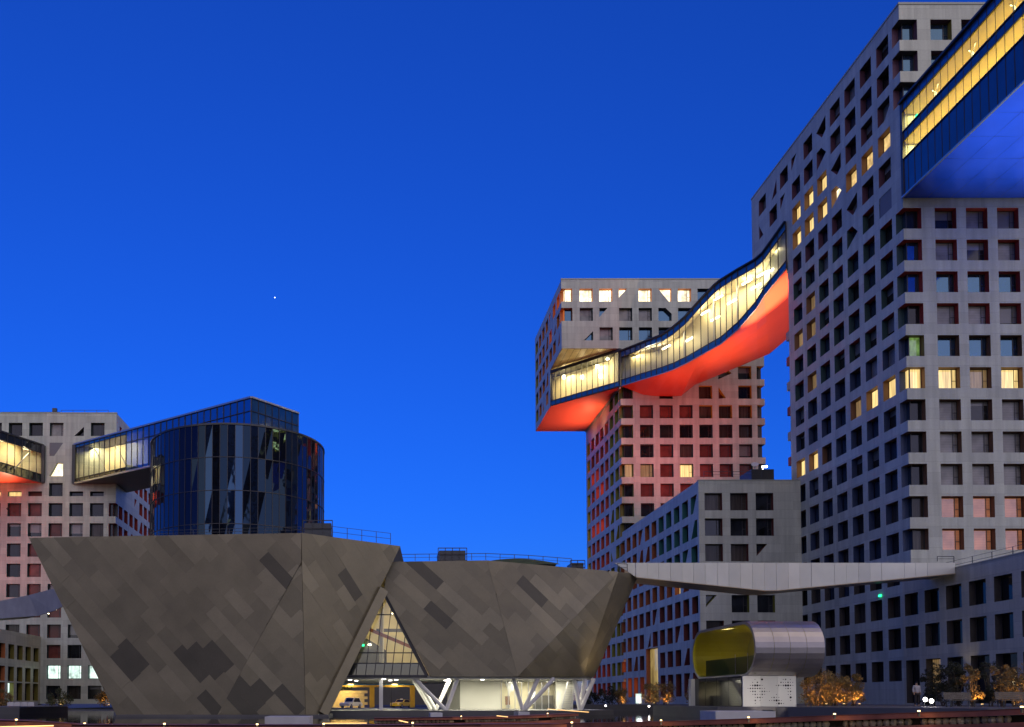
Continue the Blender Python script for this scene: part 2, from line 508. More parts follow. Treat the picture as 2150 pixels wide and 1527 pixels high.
def shell(root, x0, x1, y0, y1, z0, z1, faces, wallmat='facade', roof=True):
    """plain sides of a building that carry no visible windows"""
    b = MB()
    def q(pts):
        uv = [((p[0] if 'y' in k else p[1]), p[2]) for p in pts]
        b.poly(pts, 0, uv)
    for k in faces:
        if k == 'y0': q([(x0, y0, z0), (x1, y0, z0), (x1, y0, z1), (x0, y0, z1)])
        if k == 'y1': q([(x1, y1, z0), (x0, y1, z0), (x0, y1, z1), (x1, y1, z1)])
        if k == 'x0': q([(x0, y1, z0), (x0, y0, z0), (x0, y0, z1), (x0, y1, z1)])
        if k == 'x1': q([(x1, y0, z0), (x1, y1, z0), (x1, y1, z1), (x1, y0, z1)])
        if k == 'z0': q([(x0, y1, z0), (x1, y1, z0), (x1, y0, z0), (x0, y0, z0)])
    if b.f: b.build('rear_wall', [wallmat], root)
    if roof:
        r = MB(); r.poly([(x0, y0, z1), (x1, y0, z1), (x1, y1, z1), (x0, y1, z1)])
        r.build('roof', ['roofing'], root)
def railing(name, label, pts, h, step, group=None, posts=True, matn='steel_dark', tk=1.0):
    """thin post-and-rail guard along a polyline"""
    pts = [V(p) for p in pts]
    root = thing(name, label, 'railing', pts[0], group)
    r = MB()
    for a, c in zip(pts, pts[1:]):
        r.bar(a + V((0, 0, h)), c + V((0, 0, h)), .05 * tk, .05 * tk)
        r.bar(a + V((0, 0, h * .5)), c + V((0, 0, h * .5)), .03, .03)
    r.build('rail', [matn], root)
    k = ('post', h, matn)
    if k not in _wc:
        b = MB(); b.box(-.025, .025, -.025, .025, 0, h); _wc[k] = b.mesh('post', [matn])
    for a, c in zip(pts, pts[1:]):
        n = max(1, int((c - a).length / step))
        for i in range(n + 1):
            link('post', _wc[k], root, Matrix.Translation(a.lerp(c, i / n)))
    return root
# ================================================================== ground, water
WATER_Z, PLAZA_Z, STREET_Z = -1.25, -.45, -1.35
mat('paving', (.10, .10, .105), .6, vary=.2, vscale=.35, bmp=.05)
mat('asphalt', (.05, .05, .052), .8, vary=.2, vscale=.5, bmp=.1)
mat('pond_bed', (.02, .025, .022), .9, vary=.2, vscale=.5)
def water_mat():
    m, t, b = _new('water')
    b.inputs['Base Color'].default_value = (.004, .007, .008, 1)
    b.inputs['Roughness'].default_value = .03; b.inputs['IOR'].default_value = 1.33
    o = coords(t)
    n1 = noise(t, scaled(t, o, (.5, 1.6, 1)), 1.2, 3)
    bump(t, b, n1, .10, .03)
water_mat()
g = MB(); g.poly([(-3000, -300, -1.9), (3000, -300, -1.9), (3000, 4000, -1.9), (-3000, 4000, -1.9)])
tag(g.build('ground', ['asphalt']), kind='structure')
g = MB(); g.poly([(-60, 3, WATER_Z), (60, 3, WATER_Z), (60, 101, WATER_Z), (-60, 101, WATER_Z)])
tag(g.build('water', ['water']), kind='structure')
def slab(name, pts, z, mats, low=-1.88):
    b = MB(); b.prism([(x, y, low) for x, y in pts], (0, 0, z - low))
    return tag(b.build(name, mats), kind='structure')
slab('plaza', [(26.5, 69.9), (26.5, 56.0), (33, 47), (60, 41), (120, 41), (120, 106), (38, 106), (38, 97), (31.5, 90), (31.5, 71)], PLAZA_Z, ['paving'])
slab('far_bank_pavement', [(8, 97.5), (37.95, 97.5), (37.95, 104.0), (8, 104.0)], -.5, ['paving'])
slab('street', [(-50, 104.05), (-12, 104.05), (-12, 97.45), (7.95, 97.45), (7.95, 104.05), (37.95, 104.05), (37.95, 240), (-50, 240)], STREET_Z, ['asphalt'])
slab('west_plaza', [(-140, 76), (-31, 76), (-31, 88), (-38, 104), (-52, 104), (-52, 135.9), (-140, 135.9)], -.62, ['paving'])

# ================================================================== near tower (right)
AX, AY, AYB, AYU, ATOP = 51.2, 82.9, 106.3, 116.3, 68.0
ST, Z0A, WH = 3.131, 66.5, 2.05
def zA(i): return Z0A - ST * i - WH
tA = thing('apartment_tower', 'tallest grey tower on the right with a glazed skybridge on its face', 'tower', (AX, AY, -.6))
rows_front = [0, 1, 2] + list(range(6, 18))
wins = []; holes = []
front_p = {6: ['pane_half', 'pane_blind', 'pane_half', 'pane_half'], 7: ['pane_blind', 'pane_half', 'pane_blind', 'pane_blind'], 8: ['pane_blue', 'pane_blue', 'pane_blue', 'pane_blue'], 9: ['pane_blind', 'pane_blind', 'pane_half', 'pane_blind'], 10: ['pane_blue'] * 4,
           11: ['pane_lit', 'pane_dim', 'pane_lit', 'pane_lit'], 12: ['pane_blind', 'pane_half', 'pane_blind', 'pane_blind'], 13: ['pane_blind', 'pane_blind', 'pane_blind', 'pane_half'], 14: ['pane_blind', 'pane_blind', 'pane_blind', 'pane_orange'],
           15: ['pane_orange'] * 4, 16: ['pane_orange'] * 4, 17: ['pane_dark'] * 4}
for i in rows_front:
    st = 'A_top' if i < 3 else ('A_mid' if i < 10 else 'A_low')
    ps = front_p.get(i, ['pane_blue', 'pane_blue', 'pane_blue', 'pane_blue'])
    for c in range(6):
        if i == 17: continue
        wins.append((3.06 + 3.02 * c, zA(i), 2.08, WH, 'sq', st, ps[c % 4]))
    if i <= 16:
        holes.append((0, 1.75, zA(i), zA(i) + WH))
        pf = {11: 'pane_lit', 10: 'pane_green', 0: 'pane_blue', 1: 'pane_blue', 2: 'pane_blue', 6: 'pane_dark', 7: 'pane_blue', 8: 'pane_blue'}.get(i, 'pane_brown' if i > 14 else 'pane_dark')
        corner_window(tA, AX, AY, zA(i), WH, 1.75, 1.2, 1, 'A_lefttop' if i < 3 else ('A_mid' if i < 10 else 'A_low'), pf, 'pane_lit' if i == 11 else 'pane_blue', side='purple' if i < 3 else ('dteal' if i < 10 else 'navy'))
facade(tA, (AX, AY, 0), (1, 0, 0), [(0, 22, 11.6, ATOP)], wins, holes=holes)
# left face
special = {(0, 4): 'kite', (0, 6): 'tul', (0, 8): 'tright', (1, 4): 'trap', (1, 7): 'tul', (1, 9): 'tleft', (2, 0): 'cutBR', (2, 3): 'kite', (3, 3): 'trap',
           (4, 2): 'kite', (5, 2): 'trap'}
litA = {(2, 4): 'pane_lit', (2, 5): 'pane_lit', (2, 6): 'pane_lit', (3, 0): 'pane_litroom', (3, 1): 'pane_litroom', (3, 2): 'pane_litroom', (3, 3): 'pane_hot', (3, 4): 'pane_lit',
        (3, 5): 'pane_lit', (3, 6): 'pane_lit', (11, 0): 'pane_lit', (11, 1): 'pane_lit', (11, 2): 'pane_dim', (10, 0): 'pane_blind', (10, 1): 'pane_blind', (7, 5): 'pane_dim',
        (7, 6): 'pane_dim', (9, 5): 'pane_dim', (12, 5): 'pane_lit', (12, 6): 'pane_lit', (12, 4): 'pane_brown', (6, 5): 'pane_dim'}
wins = []; holes = []
for i in range(0, 21):
    for k in range(0, 10):
        if k > 6 and i > 1: continue
        if (i, k) == (0, 10): continue
        Yn = 84.72 + 3.03 * k
        st = 'A_lefttop' if i < 5 else ('A_left' if i < 10 else ('A_leftlow' if i < 17 else 'dark'))
        if (i, k) in litA and litA[(i, k)] != 'pane_blind': st = 'A_lit'
        pm = litA.get((i, k), random.choice(['pane_blue', 'pane_blue', 'pane_blue', 'pane_half', 'pane_dark']) if i < 15 else random.choice(['pane_dark', 'pane_dark', 'pane_blue', 'pane_brown']))
        if (i, k) == (5, 0): pm = 'grille'
        wins.append((-(Yn + 2.08), zA(i), 2.08, WH, special.get((i, k), 'sq'), st, pm))
    if i in rows_front and i <= 16:
        holes.append((-(AY + 1.2), -AY, zA(i), zA(i) + WH))
facade(tA, (AX, 0, 0), (0, -1, 0), [(-AYB, -84.35, -.6, ATOP), (-84.35, -AY, 11.6, ATOP), (-AYU, -AYB, 54.6, ATOP)], wins, holes=holes)
shell(tA, AX, AX + 22, AY, AYU, 54.6, ATOP, ['y1', 'x1', 'z0'])
shell(tA, AX, AX + 22, AY, AYB, -.6, 54.58, ['y1', 'x1'], roof=False)
# slab edges that stick out at the far corner of the shaft
for i in range(6, 13):
    b = MB(); b.box(AX - .02, AX + 1.0, AYB + .01, AYB + .75, zA(i) - 1.05, zA(i) - .02)
    b.build('ledge', ['reveal_dred' if i % 2 else 'facade'], tA)
# parapet coping
b = MB(); b.box(AX - .06, AX + 22.05, AY - .06, AY + .3, ATOP + .003, ATOP + .2); b.box(AX - .06, AX + .3, AY + .301, AYU + .05, ATOP + .003, ATOP + .2)
b.build('parapet_coping', ['facade'], tA)

# ================================================================== low wing in front of the near tower
tP = thing('apartment_wing', 'low dark grey wing with three rows of black square windows at the right edge', 'building', (AX, 60, -.6))
PTOP = 11.6
wins = []
for i in (18, 19):
    for j in range(0, 9):
        wins.append((-(84.0 - 3.04 * j), zA(i) + .0, 2.08, 2.1, 'sq', 'E_dk', 'pane_dark'))
for j in range(0, 9):
    y1 = 84.0 - 3.04 * j
    if j in (3, 4, 5):
        if j == 3: wins.append((-y1, -.3, 2.3 + 3.04 * 0, 4.1, 'sq', 'E_dk', 'pane_dark'))
        elif j == 4: wins.append((-y1, -.3, 2.4, 4.1, 'sq', 'E_dk', 'pane_dark'))
        else: wins.append((-y1, -.3, 2.4, 4.1, 'sq', 'E_dk', 'pane_dark'))
    else:
        wins.append((-y1, .7 if j != 0 else -.3, 2.08, 3.1 if j != 0 else 4.1, 'sq', 'E_dk', 'pane_dim' if j in (1,) else 'pane_dark'))
facade(tP, (AX, 0, 0), (0, -1, 0), [(-84.345, -57, -.6, PTOP)], wins, wallmat='facade_dark')
shell(tP, AX, AX + 22, 57, AY - .005, -.6, PTOP, ['y0', 'x1'], wallmat='facade_dark')
b = MB(); b.box(AX - .04, AX + .35, 57, AY - .01, PTOP + .003, PTOP + .12)
b.build('parapet_coping', ['facade_dark'], tP)
b = MB(); b.box(55.5, 60.5, 81.0, 82.85, PTOP + .003, PTOP + 1.0)
b.build('roof_light', ['concrete_light'], tP)

# ================================================================== far tower with the overhang
BX, BY, BYB, BXR, BTOP, BXL = 38.9, 136.5, 159.3, 61.7, 66.9, 29.6
SB, Z0B = 3.13, 65.46
def zB(j): return Z0B - SB * j - 2.1
BSOF = 55.8
tB = thing('overhang_tower', 'pink lit tower in the middle distance with a white box overhanging to the left', 'tower', (BX, BY, -.6))
wins = []; holes = []
def cB(c): return 32.5 + 3.13 * c
up = {0: [('sq', 'pane_hot'), ('sq', 'pane_hot'), ('tul', 'pane_hot'), ('sq', 'pane_hot'), ('tur', 'pane_hot'), ('sq', 'pane_hot'), ('sq', 'pane_blue'), ('sq', 'pane_blue'), ('sq', 'pane_blue')],
      1: [('sq', 'pane_blind'), ('tul', 'pane_blue'), ('sq', 'pane_blind'), ('sq', 'pane_blind'), ('cutTR', 'pane_blue'), ('sq', 'pane_blue'), ('sq', 'pane_blue'), ('sq', 'pane_blue'), ('sq', 'pane_blue')],
      2: [('tlr', 'pane_blue'), ('sq', 'pane_blind'), ('sq', 'pane_blue'), ('sq', 'pane_blue'), ('sq', 'pane_blue'), ('sq', 'pane_blue'), ('sq', 'pane_blue'), ('sq', 'pane_blue'), ('sq', 'pane_blue')]}
for j in range(3):
    for c in range(9):
        sh, pm = up[j][c]
        wins.append((cB(c), zB(j), 2.1, 2.1, sh, 'B_or' if pm == 'pane_hot' else 'B_front', pm))
    if j < 2:
        holes.append((BXL, BXL + 1.75, zB(j), zB(j) + 2.1))
        corner_window(tB, BXL, BY, zB(j), 2.1, 1.75, 1.2, 1, 'B_or', 'pane_hot' if j == 0 else 'pane_blue', 'pane_hot' if j == 0 else 'pane_fire', side='orange')
for j in range(4, 21):
    for c in range(3, 9):
        sh = 'sq'
        if j == 4:
            if c < 7: continue
            sh = 'trap' if c == 7 else 'sq'
        if j == 5:
            if c == 4: sh = 'slot'
            elif c < 6: continue
            elif c == 7: sh = 'tleft'
        st = 'B_yel' if (j < 7 and c >= 6) else 'B_front'
        pm = random.choice(['pane_redblind', 'pane_redblind', 'pane_brown', 'pane_redblind', 'pane_dark', 'pane_half'])
        if j in (6,): pm = 'pane_redblind' if c < 6 else 'pane_brown'
        if j == 7: pm = 'pane_dark' if c in (3, 4, 5, 6) else 'pane_brown'
        if (j, c) == (9, 5): pm = 'pane_lit'
        if (j, c) == (9, 3): pm = 'pane_dim'
        wins.append((cB(c), zB(j), 2.1, 2.1, sh, st, pm))
    if j >= 5:
        holes.append((BX, BX + 1.9, zB(j), zB(j) + 2.1))
        corner_window(tB, BX, BY, zB(j), 2.1, 1.9, 1.2, 1, 'B_grn', 'pane_dim' if j == 9 else 'pane_dark', 'pane_dark', side='olive')
    holes.append((BXR - 1.2, BXR, zB(j), zB(j) + 2.1))
    corner_window(tB, BXR, BY, zB(j), 2.1, 1.2, 1.2, -1, 'B_yel' if j < 8 else 'B_front', 'pane_brown', 'pane_blue')
facade(tB, (0, BY, 0), (1, 0, 0), [(BX, BXR, -1.1, BTOP), (BXL, BX, BSOF, BTOP)], wins, holes=holes)
# right side with corner notches
holesR = [(BY, BY + 1.2, zB(j), zB(j) + 2.1) for j in range(4, 21)]
facade(tB, (BXR, 0, 0), (0, 1, 0), [(BY, BYB, -1.1, BTOP)], [], holes=holesR)
# left faces
litB = {(8, 4), (8, 5), (9, 3), (9, 4), (11, 3), (11, 4), (11, 5)}
wins = []
holes = [(-(BY + 1.2), -BY, zB(j), zB(j) + 2.1) for j in range(5, 21)]
for j in range(5, 21):
    for k in range(7):
        Yn = 137.95 + 3.08 * k
        if j == 5 and k > 1: continue
        st = 'B_grn' if k < 2 else ('B_yel' if k == 6 else 'B_red')
        pm = 'pane_dark'
        if (j, k) in litB: st = 'B_red'; pm = 'pane_fire'
        sh = 'sq'
        if (j, k) in ((11, 1), (12, 0), (14, 0)): sh = 'slR'
        if (j, k) in ((13, 1),): sh = 'tleft'
        wins.append((-(Yn + 2.08), zB(j), 2.08, 2.1, sh, st, pm))
facade(tB, (BX, 0, 0), (0, -1, 0), [(-BYB, -BY, -1.1, 49.55)], wins, holes=holes)
wins = []
holes = [(-(BY + 1.2), -BY, zB(j), zB(j) + 2.1) for j in range(2)]
shp = {(0, 2): 'tul', (1, 1): 'tlr', (1, 3): 'slR', (2, 0): 'tright', (3, 3): 'slR', (4, 4): 'tleft'}
for j in range(0, 5):
    for k in range(7):
        if j == 3 and k < 3: continue
        if j == 4 and k < 3: continue
        Yn = 137.95 + 3.08 * k
        st = 'B_grn' if k == 6 else 'B_or'
        pm = 'pane_fire' if (j == 0 and k < 3) or (j, k) == (1, 2) else 'pane_brown'
        wins.append((-(Yn + 2.08), zB(j), 2.08, 2.1, shp.get((j, k), 'sq'), st, pm))
BG0 = V((BXL, 145.4, 49.6))       # where the glazed storey starts on the left face
facade(tB, (BXL, 0, 0), (0, -1, 0), [(-BYB, -BY, BSOF, BTOP), (-BYB, -BG0.y, 49.6, BSOF)], wins, holes=holes)
shell(tB, BXL, BXR, BY, BYB, BSOF, BTOP, ['y1'])
shell(tB, BXL, BX, BG0.y, BYB, 49.6, BSOF, ['y1'], roof=False)
shell(tB, BX, BXR, BY, BYB, -1.1, BSOF, ['y1'], roof=False)
b = MB(); b.box(BXL - .06, BXR + .06, BY - .06, BY + .3, BTOP + .003, BTOP + .2)
b.build('parapet_coping', ['facade'], tB)

# ================================================================== middle block
CXL, CY0, CTOP = 38.9, 104.1, 26.4
SC, Z0C = 3.08, 24.9
def zC(r): return Z0C - SC * r - 2.1
tC = thing('apartment_block', 'nine storey grey block between the two right towers with a corner towards the pond', 'building', (CXL, CY0, -.6))
wins = []
fs = {(2, 2): 'tul', (4, 0): 'tul'}
for r in range(8):
    for c in range(3):
        pm = 'pane_dark' if r in (1, 4) or c == 2 else 'pane_brown'
        st = 'C_yel' if r == 4 else 'C_dk'
        wins.append((39.62 + 3.08 * c, zC(r), 2.12, 2.1, fs.get((r, c), 'sq'), st, pm))
facade(tC, (0, CY0, 0), (1, 0, 0), [(CXL, AX - .01, -.6, CTOP)], wins)
wins = []
slc = {(0, 0): 'slL', (0, 7): 'slL', (1, 0): 'slR', (1, 7): 'wedge', (2, 1): 'slL', (1, 6): 'slR', (4, 5): 'slL', (5, 2): 'slL', (5, 6): 'tright', (6, 1): 'slR', (6, 8): 'wedge', (7, 1): 'slL', (3, 1): 'slR'}
for r in range(8):
    for k in range(11):
        Yn = 104.62 + 3.05 * k
        if r >= 6 and k in (5, 6): continue
        st = 'C_teal' if (k <= 4 and r < 3) else ('C_or' if r < 4 or k > 7 else 'C_dk')
        pm = 'pane_dark'
        if (r, k) in ((3, 0), (3, 2)): pm = 'pane_litroom'
        if r == 7 and k >= 7: pm = 'pane_fire'
        if (r, k) == (6, 10): pm = 'pane_fire'
        h = 2.1 if r < 7 else 2.9
        z = zC(r) if r < 7 else zC(r) - .8
        wins.append((-(Yn + 2.05), z, 2.05, h, slc.get((r, k), 'sq'), st, pm))
wins.append((-(104.62 + 3.05 * 7 - .9), -.3, 5.2, 7.6, 'sq', 'C_or', 'pane_entrance'))
facade(tC, (CXL, 0, 0), (0, -1, 0), [(-BY + .01, -CY0, -.6, CTOP)], wins)
shell(tC, CXL, AX - .01, CY0, BY - .01, -.6, CTOP, [])
b = MB(); b.box(CXL - .05, AX - .02, CY0 - .05, CY0 + .3, CTOP + .003, CTOP + .12)
b.build('parapet_coping', ['facade'], tC)
b = MB(); b.box(46.8, 49.6, 107.5, 111, CTOP + .003, CTOP + 2.3); b.box(45.4, 46.78, 107.5, 110, CTOP + .003, CTOP + 1.0)
tag(b.build('plant_room', ['steel_dark']), 'small dark plant box on the roof of the middle block', 'plant room')
b = MB(); b.tube((47.4, 107.9, CTOP + 2.3), (47.4, 107.9, CTOP + 2.7), .06); b.tube((47.4, 107.9, CTOP + 2.7), (47.3, 107.6, CTOP + 2.95), .08, .45, 10)
d_ = b.build('satellite_dish', ['concrete_light']); tag(d_, 'pale satellite dish on the dark roof box of the middle block', 'satellite dish')
b = MB(); b.tube((48.4, 107.9, CTOP + 2.3), (48.4, 107.9, CTOP + 2.6), .05); b.box(48.3, 48.9, 107.75, 107.95, CTOP + 2.62, CTOP + 2.82)
l_ = b.build('roof_floodlight', ['lamp_white']); tag(l_, 'lit white floodlight on the roof box of the middle block', 'lamp')
railing('roof_railing', 'thin railing along the roof edge of the middle block', [W(1478, 1003, 106) * 1 - V((0, 0, 0)), W(1600, 1003, 106)], .75, 2.6)

# ================================================================== left tower
DX, DY, DTOP, DYB = -40.8, 136.0, 45.2, 158.5
SD, Z0D = 3.19, 43.7
def zD(j): return Z0D - SD * j - 2.1
tD = thing('slab_tower', 'grey apartment tower at the left edge with two skybridges joining its top', 'tower', (DX, DY, -.6))
wins = []; holes = []
cols = [-44.85 - 3.24 * n for n in range(6)]
top = {0: {0: ('sq', 'pane_dark'), 1: ('tlr', 'pane_dark'), 2: ('sq', 'pane_blind'), 3: ('sq', 'pane_dark'), 4: ('sq', 'pane_dark'), 5: ('sq', 'pane_dark')},
       1: {2: ('slL', 'grille')}, 2: {2: ('wedge', 'pane_hot')},
       3: {0: ('slot', 'pane_dark'), 1: ('slot', 'pane_dark'), 2: ('sq', 'pane_dark'), 3: ('slot', 'pane_redblind'), 4: ('slot', 'pane_lit'), 5: ('slot', 'pane_lit')}}
for j in range(0, 14):
    for n, x in enumerate(cols):
        if j < 4:
            if n not in top[j]: continue
            sh, pm = top[j][n]
        else:
            sh = 'sq'
            pm = random.choice(['pane_dark', 'pane_dark', 'pane_brown', 'pane_half', 'pane_redblind'])
            if j == 4 and n >= 3: pm = 'pane_redblind'
            if n == 3 and j in (6, 7, 8): pm = 'pane_redblind'
            if n == 4 and j in (6, 7, 8): pm = 'pane_dark'
            if j == 12 and n <= 2: pm = 'pane_white'
            if j in (9, 10, 11) and n in (2, 3): pm = 'pane_redblind'
        wins.append((x, zD(j), 2.15, 2.1, sh, 'D_front', pm))
    if j >= 4:
        holes.append((DX - 1.1, DX, zD(j), zD(j) + 2.1))
        corner_window(tD, DX, DY, zD(j), 2.1, 1.1, 1.2, -1, 'D_red', 'pane_dark', 'pane_redblind')
facade(tD, (0, DY, 0), (1, 0, 0), [(-66, DX, -.6, DTOP)], wins, holes=holes)
wins = []
holes = [(DY, DY + 1.2, zD(j), zD(j) + 2.1) for j in range(4, 14)]
for j in range(0, 14):
    for k in range(7):
        if j in (1, 2, 3) and k < 3: continue
        sh = 'tul' if (j, k) in ((0, 0), (3, 3)) else ('slR' if (j, k) in ((4, 4), (5, 2)) else 'sq')
        wins.append((137.6 + 3.0 * k, zD(j), 2.0, 2.1, sh, 'D_red', 'pane_dark' if (j + k) % 3 else 'pane_redblind'))
facade(tD, (DX, 0, 0), (0, 1, 0), [(DY, DYB, -.6, DTOP)], wins, holes=holes)
shell(tD, -66, DX, DY, DYB, -.6, DTOP, ['y1', 'x0'])
b = MB(); b.box(-66, DX + .05, DY - .05, DY + .3, DTOP + .003, DTOP + .15)
b.build('parapet_coping', ['facade'], tD)
b = MB(); b.box(-60, -50.5, 138, 142, DTOP + .003, DTOP + .9); b.box(-51.6, -50.9, 137.6, 138, DTOP + .003, DTOP + 1.4)
tag(b.build('roof_plant', ['steel_dark']), 'long low dark plant enclosure on the roof of the left tower', 'plant room')
railing('roof_railing', 'thin railing on the roof of the left tower', [V((-50, 137.2, DTOP)), V((-42.5, 137.2, DTOP))], .9, 1.6)

# ================================================================== low wing at the far left
EX, ETOP = -52.3, 9.9
tE = thing('side_wing', 'low dark grey wing with narrow orange and olive window reveals at the lower left', 'building', (EX, 118, -.6))
wins = []
for r in range(3):
    for k in range(8):
        yn = 133.2 - 3.05 * k
        st = 'E_or' if k in (4, 6) else 'E_ol'
        pm = 'pane_white' if (r, k) in ((1, 5), (2, 5), (2, 3)) else 'pane_dark'
        h = 2.1 if r < 2 else 2.6
        z = 5.9 - 3.19 * r if r < 2 else -.1
        wins.append((yn, z, 2.0, h, 'sq', st, pm))
facade(tE, (EX, 0, 0), (0, 1, 0), [(108, DY - .01, -.6, ETOP)], wins, wallmat='facade_dark')
shell(tE, -70, EX, 108, DY - .01, -.6, ETOP, ['y0', 'x0'], wallmat='facade_dark')
# ================================================================== glazed skybridges
def lerp(a, b, t): return a + (b - a) * t
def glazed(root, F, pitch, bands, dep=.0, mull=.07, frame='frame', out=None, md=.1):
    """F: stations (x,y,zb,zt). bands: (from_top0, from_top1 or negative from bottom, material). One pane per bay and band."""
    fr = MB()
    for (x0, y0, zb0, zt0), (x1, y1, zb1, zt1) in zip(F, F[1:]):
        L = sqrt((x1 - x0) ** 2 + (y1 - y0) ** 2)
        n = max(1, round(L / pitch))
        nv = V((y1 - y0, -(x1 - x0), 0)).normalized()
        if out is not None and nv.dot(out) < 0: nv = -nv
        for i in range(n):
            t0, t1 = i / n, (i + 1) / n
            a = (lerp(x0, x1, t0), lerp(y0, y1, t0)); c = (lerp(x0, x1, t1), lerp(y0, y1, t1))
            zba, zta = lerp(zb0, zb1, t0), lerp(zt0, zt1, t0)
            zbc, ztc = lerp(zb0, zb1, t1), lerp(zt0, zt1, t1)
            for (p, q, m) in bands:
                def zz(zb, zt, s): return zt - s if s >= 0 else zb - s - (1e-9)
                up0, up1 = (zta - p if p >= 0 else zba - p), (ztc - p if p >= 0 else zbc - p)
                lo0, lo1 = (zta - q if q >= 0 else zba - q), (ztc - q if q >= 0 else zbc - q)
                if q == 'b': lo0, lo1 = zba, zbc
                b = MB()
                A = V((a[0], a[1], 0)); C = V((c[0], c[1], 0)); zv = V((0, 0, 1))
                j = random.uniform(-.012, .012); j2 = random.uniform(-.012, .012)
                b.poly([A + zv * lo0 + nv * j, C + zv * lo1 - nv * j, C + zv * up1 + nv * j2, A + zv * up0 - nv * j2], 0, [(0, 0), (1, 0), (1, 1), (0, 1)])
                b.build('pane', [m], root)
            o = nv * md * .5
            fr.bar(V((a[0], a[1], zba)) + o, V((a[0], a[1], zta)) + o, mull, md, 0, up=nv)
        for (p, q, m) in bands:
            for s in (p,):
                za = zt0 - s if s >= 0 else zb0 - s
                zc = zt1 - s if s >= 0 else zb1 - s
                fr.bar(V((x0, y0, za)) + nv * .06, V((x1, y1, zc)) + nv * .06, .1, .09)
        fr.bar(V((x0, y0, zb0)) + nv * .06, V((x1, y1, zb1)) + nv * .06, .12, .14)
    xe, ye, zbe, zte = F[-1]
    fr.bar((xe, ye, zbe), (xe, ye, zte), .12, .12, 0, up=V((0, 1, 0)))
    fr.build('mullion_frame', [frame], root)

# ---- main bridge: from the overhang tower to the near tower
tM = thing('skybridge', 'wavy yellow lit glass skybridge with a red underside between the two right towers', 'skybridge', (BX, BY, 49.6))
P0, P1 = V((BX, BY)), V((AX - .12, AYB + .15))
def station(px, yt, yb):
    lo, hi = 0.0, 1.0
    for _ in range(50):
        t = (lo + hi) / 2
        p = P0.lerp(P1, t)
        if PRJ((p.x, p.y, Zof((yt + yb) / 2, p.y)))[0] < px: lo = t
        else: hi = t
    p = P0.lerp(P1, t)
    return (p.x, p.y, Zof(yb, p.y), Zof(yt, p.y))
ST_ = [station(*s) for s in ((1306, 737, 809), (1390, 705, 784), (1415, 688, 775), (1440, 667, 763), (1472, 631, 745), (1502, 600, 728), (1513, 591, 722), (1550, 568, 690), (1587, 547, 648), (1603, 533, 622), (1655, 467, 563))]
ST_[0] = (BX, BY - .02, ST_[0][2], ST_[0][3])
# smooth the plan a little so the two ends meet the buildings exactly
glazed(tM, ST_, 1.25, [(0, 1.0, 'spandrel_blue'), (1.0, -.95, 'glass_clear'), (-.95, 'b', 'spandrel_blue')] if False else [(0, .95, 'spandrel_blue'), (.95, -.9, 'glass_clear'), (-.9, -1e-6, 'spandrel_blue')], out=V((-1, -1, 0)))
# under the overhang
GF = [(BXL + .02, BG0.y, 49.6, 55.1), (BX - .02, BY + .02, 49.75, 55.35)]
glazed(tM, GF, 1.0, [(0, -.8, 'glass_clear'), (-.8, -1e-6, 'spandrel_blue')], out=V((-1, -1, 0)))
b = MB()
b.bar((BX - .02, BY - .1, 49.6), (BX - .02, BY - .1, 55.7), .3, .3); b.build('corner_post', ['frame'], tM)
# far edge of the underside
BK = [(BX, BY - .02), (42.3, BY - .02), (44.3, BY - .02), (46.5, BY - .02), (48.5, BY - .02), None, None, None, None, None, None]
pts_b = []
pB = W(1458, 809, BY - .02); pC = W(1616, 743, 131.0); pD = W(1661, 708, 129.0); pE = W(1672, 695, 128)
fk = {5: 0.0, 6: .12, 7: .45, 8: .85, 9: 1.0}
for i, s in enumerate(ST_):
    if BK[i]: pts_b.append(V((BK[i][0], BK[i][1], s[2])))
    elif i in fk: pts_b.append(pB.lerp(pC, fk[i]))
    else: pts_b.append(pE)
sof = MB(); roof = MB()
for i in range(len(ST_) - 1):
    a, c = ST_[i], ST_[i + 1]
    A, C = V((a[0], a[1], a[2] - .05)), V((c[0], c[1], c[2] - .05))
    n = 5
    for k in range(n):
        t0, t1 = k / n, (k + 1) / n
        bow = lambda t: V((0, 0, 0))
        sof.poly([A.lerp(pts_b[i], t0) + bow(t0), A.lerp(pts_b[i], t1) + bow(t1), C.lerp(pts_b[i + 1], t1) + bow(t1), C.lerp(pts_b[i + 1], t0) + bow(t0)])
    up = V((0, 0, 1))
    roof.poly([V((a[0], a[1], a[3])), V((c[0], c[1], c[3])), V((pts_b[i + 1].x, pts_b[i + 1].y, c[3])), V((pts_b[i].x, pts_b[i].y, a[3]))])
    roof.poly([pts_b[i], pts_b[i + 1], V((pts_b[i + 1].x, pts_b[i + 1].y, c[3])), V((pts_b[i].x, pts_b[i].y, a[3]))])
sof.build('soffit', ['soffit_red'], tM, smooth=True)
roof.build('roof', ['soffit_dark'], tM)
edge = MB()
for i in range(len(ST_) - 1):
    a, c = ST_[i], ST_[i + 1]
    edge.bar((a[0] - .05, a[1] - .05, a[2] - .06), (c[0] - .05, c[1] - .05, c[2] - .06), .12, .1)
edge.build('edge_trim', ['steel'], tM)
top_ = MB()
for i in range(len(ST_) - 1):
    a, c = ST_[i], ST_[i + 1]
    top_.bar((a[0] - .1, a[1] - .1, a[3] + .08), (c[0] - .1, c[1] - .1, c[3] + .08), .35, .18)
top_.build('roof_coping', ['steel_dark'], tM)
# inside: floor, ceiling and back wall a few metres behind the glass
ins = MB(); dirn = (P1 - P0).normalized(); back = V((-dirn.y, dirn.x)) if False else V((dirn.y * -1, dirn.x))
if back.y < 0: back = -back
bo = V((back.x, back.y, 0)) * 4.2
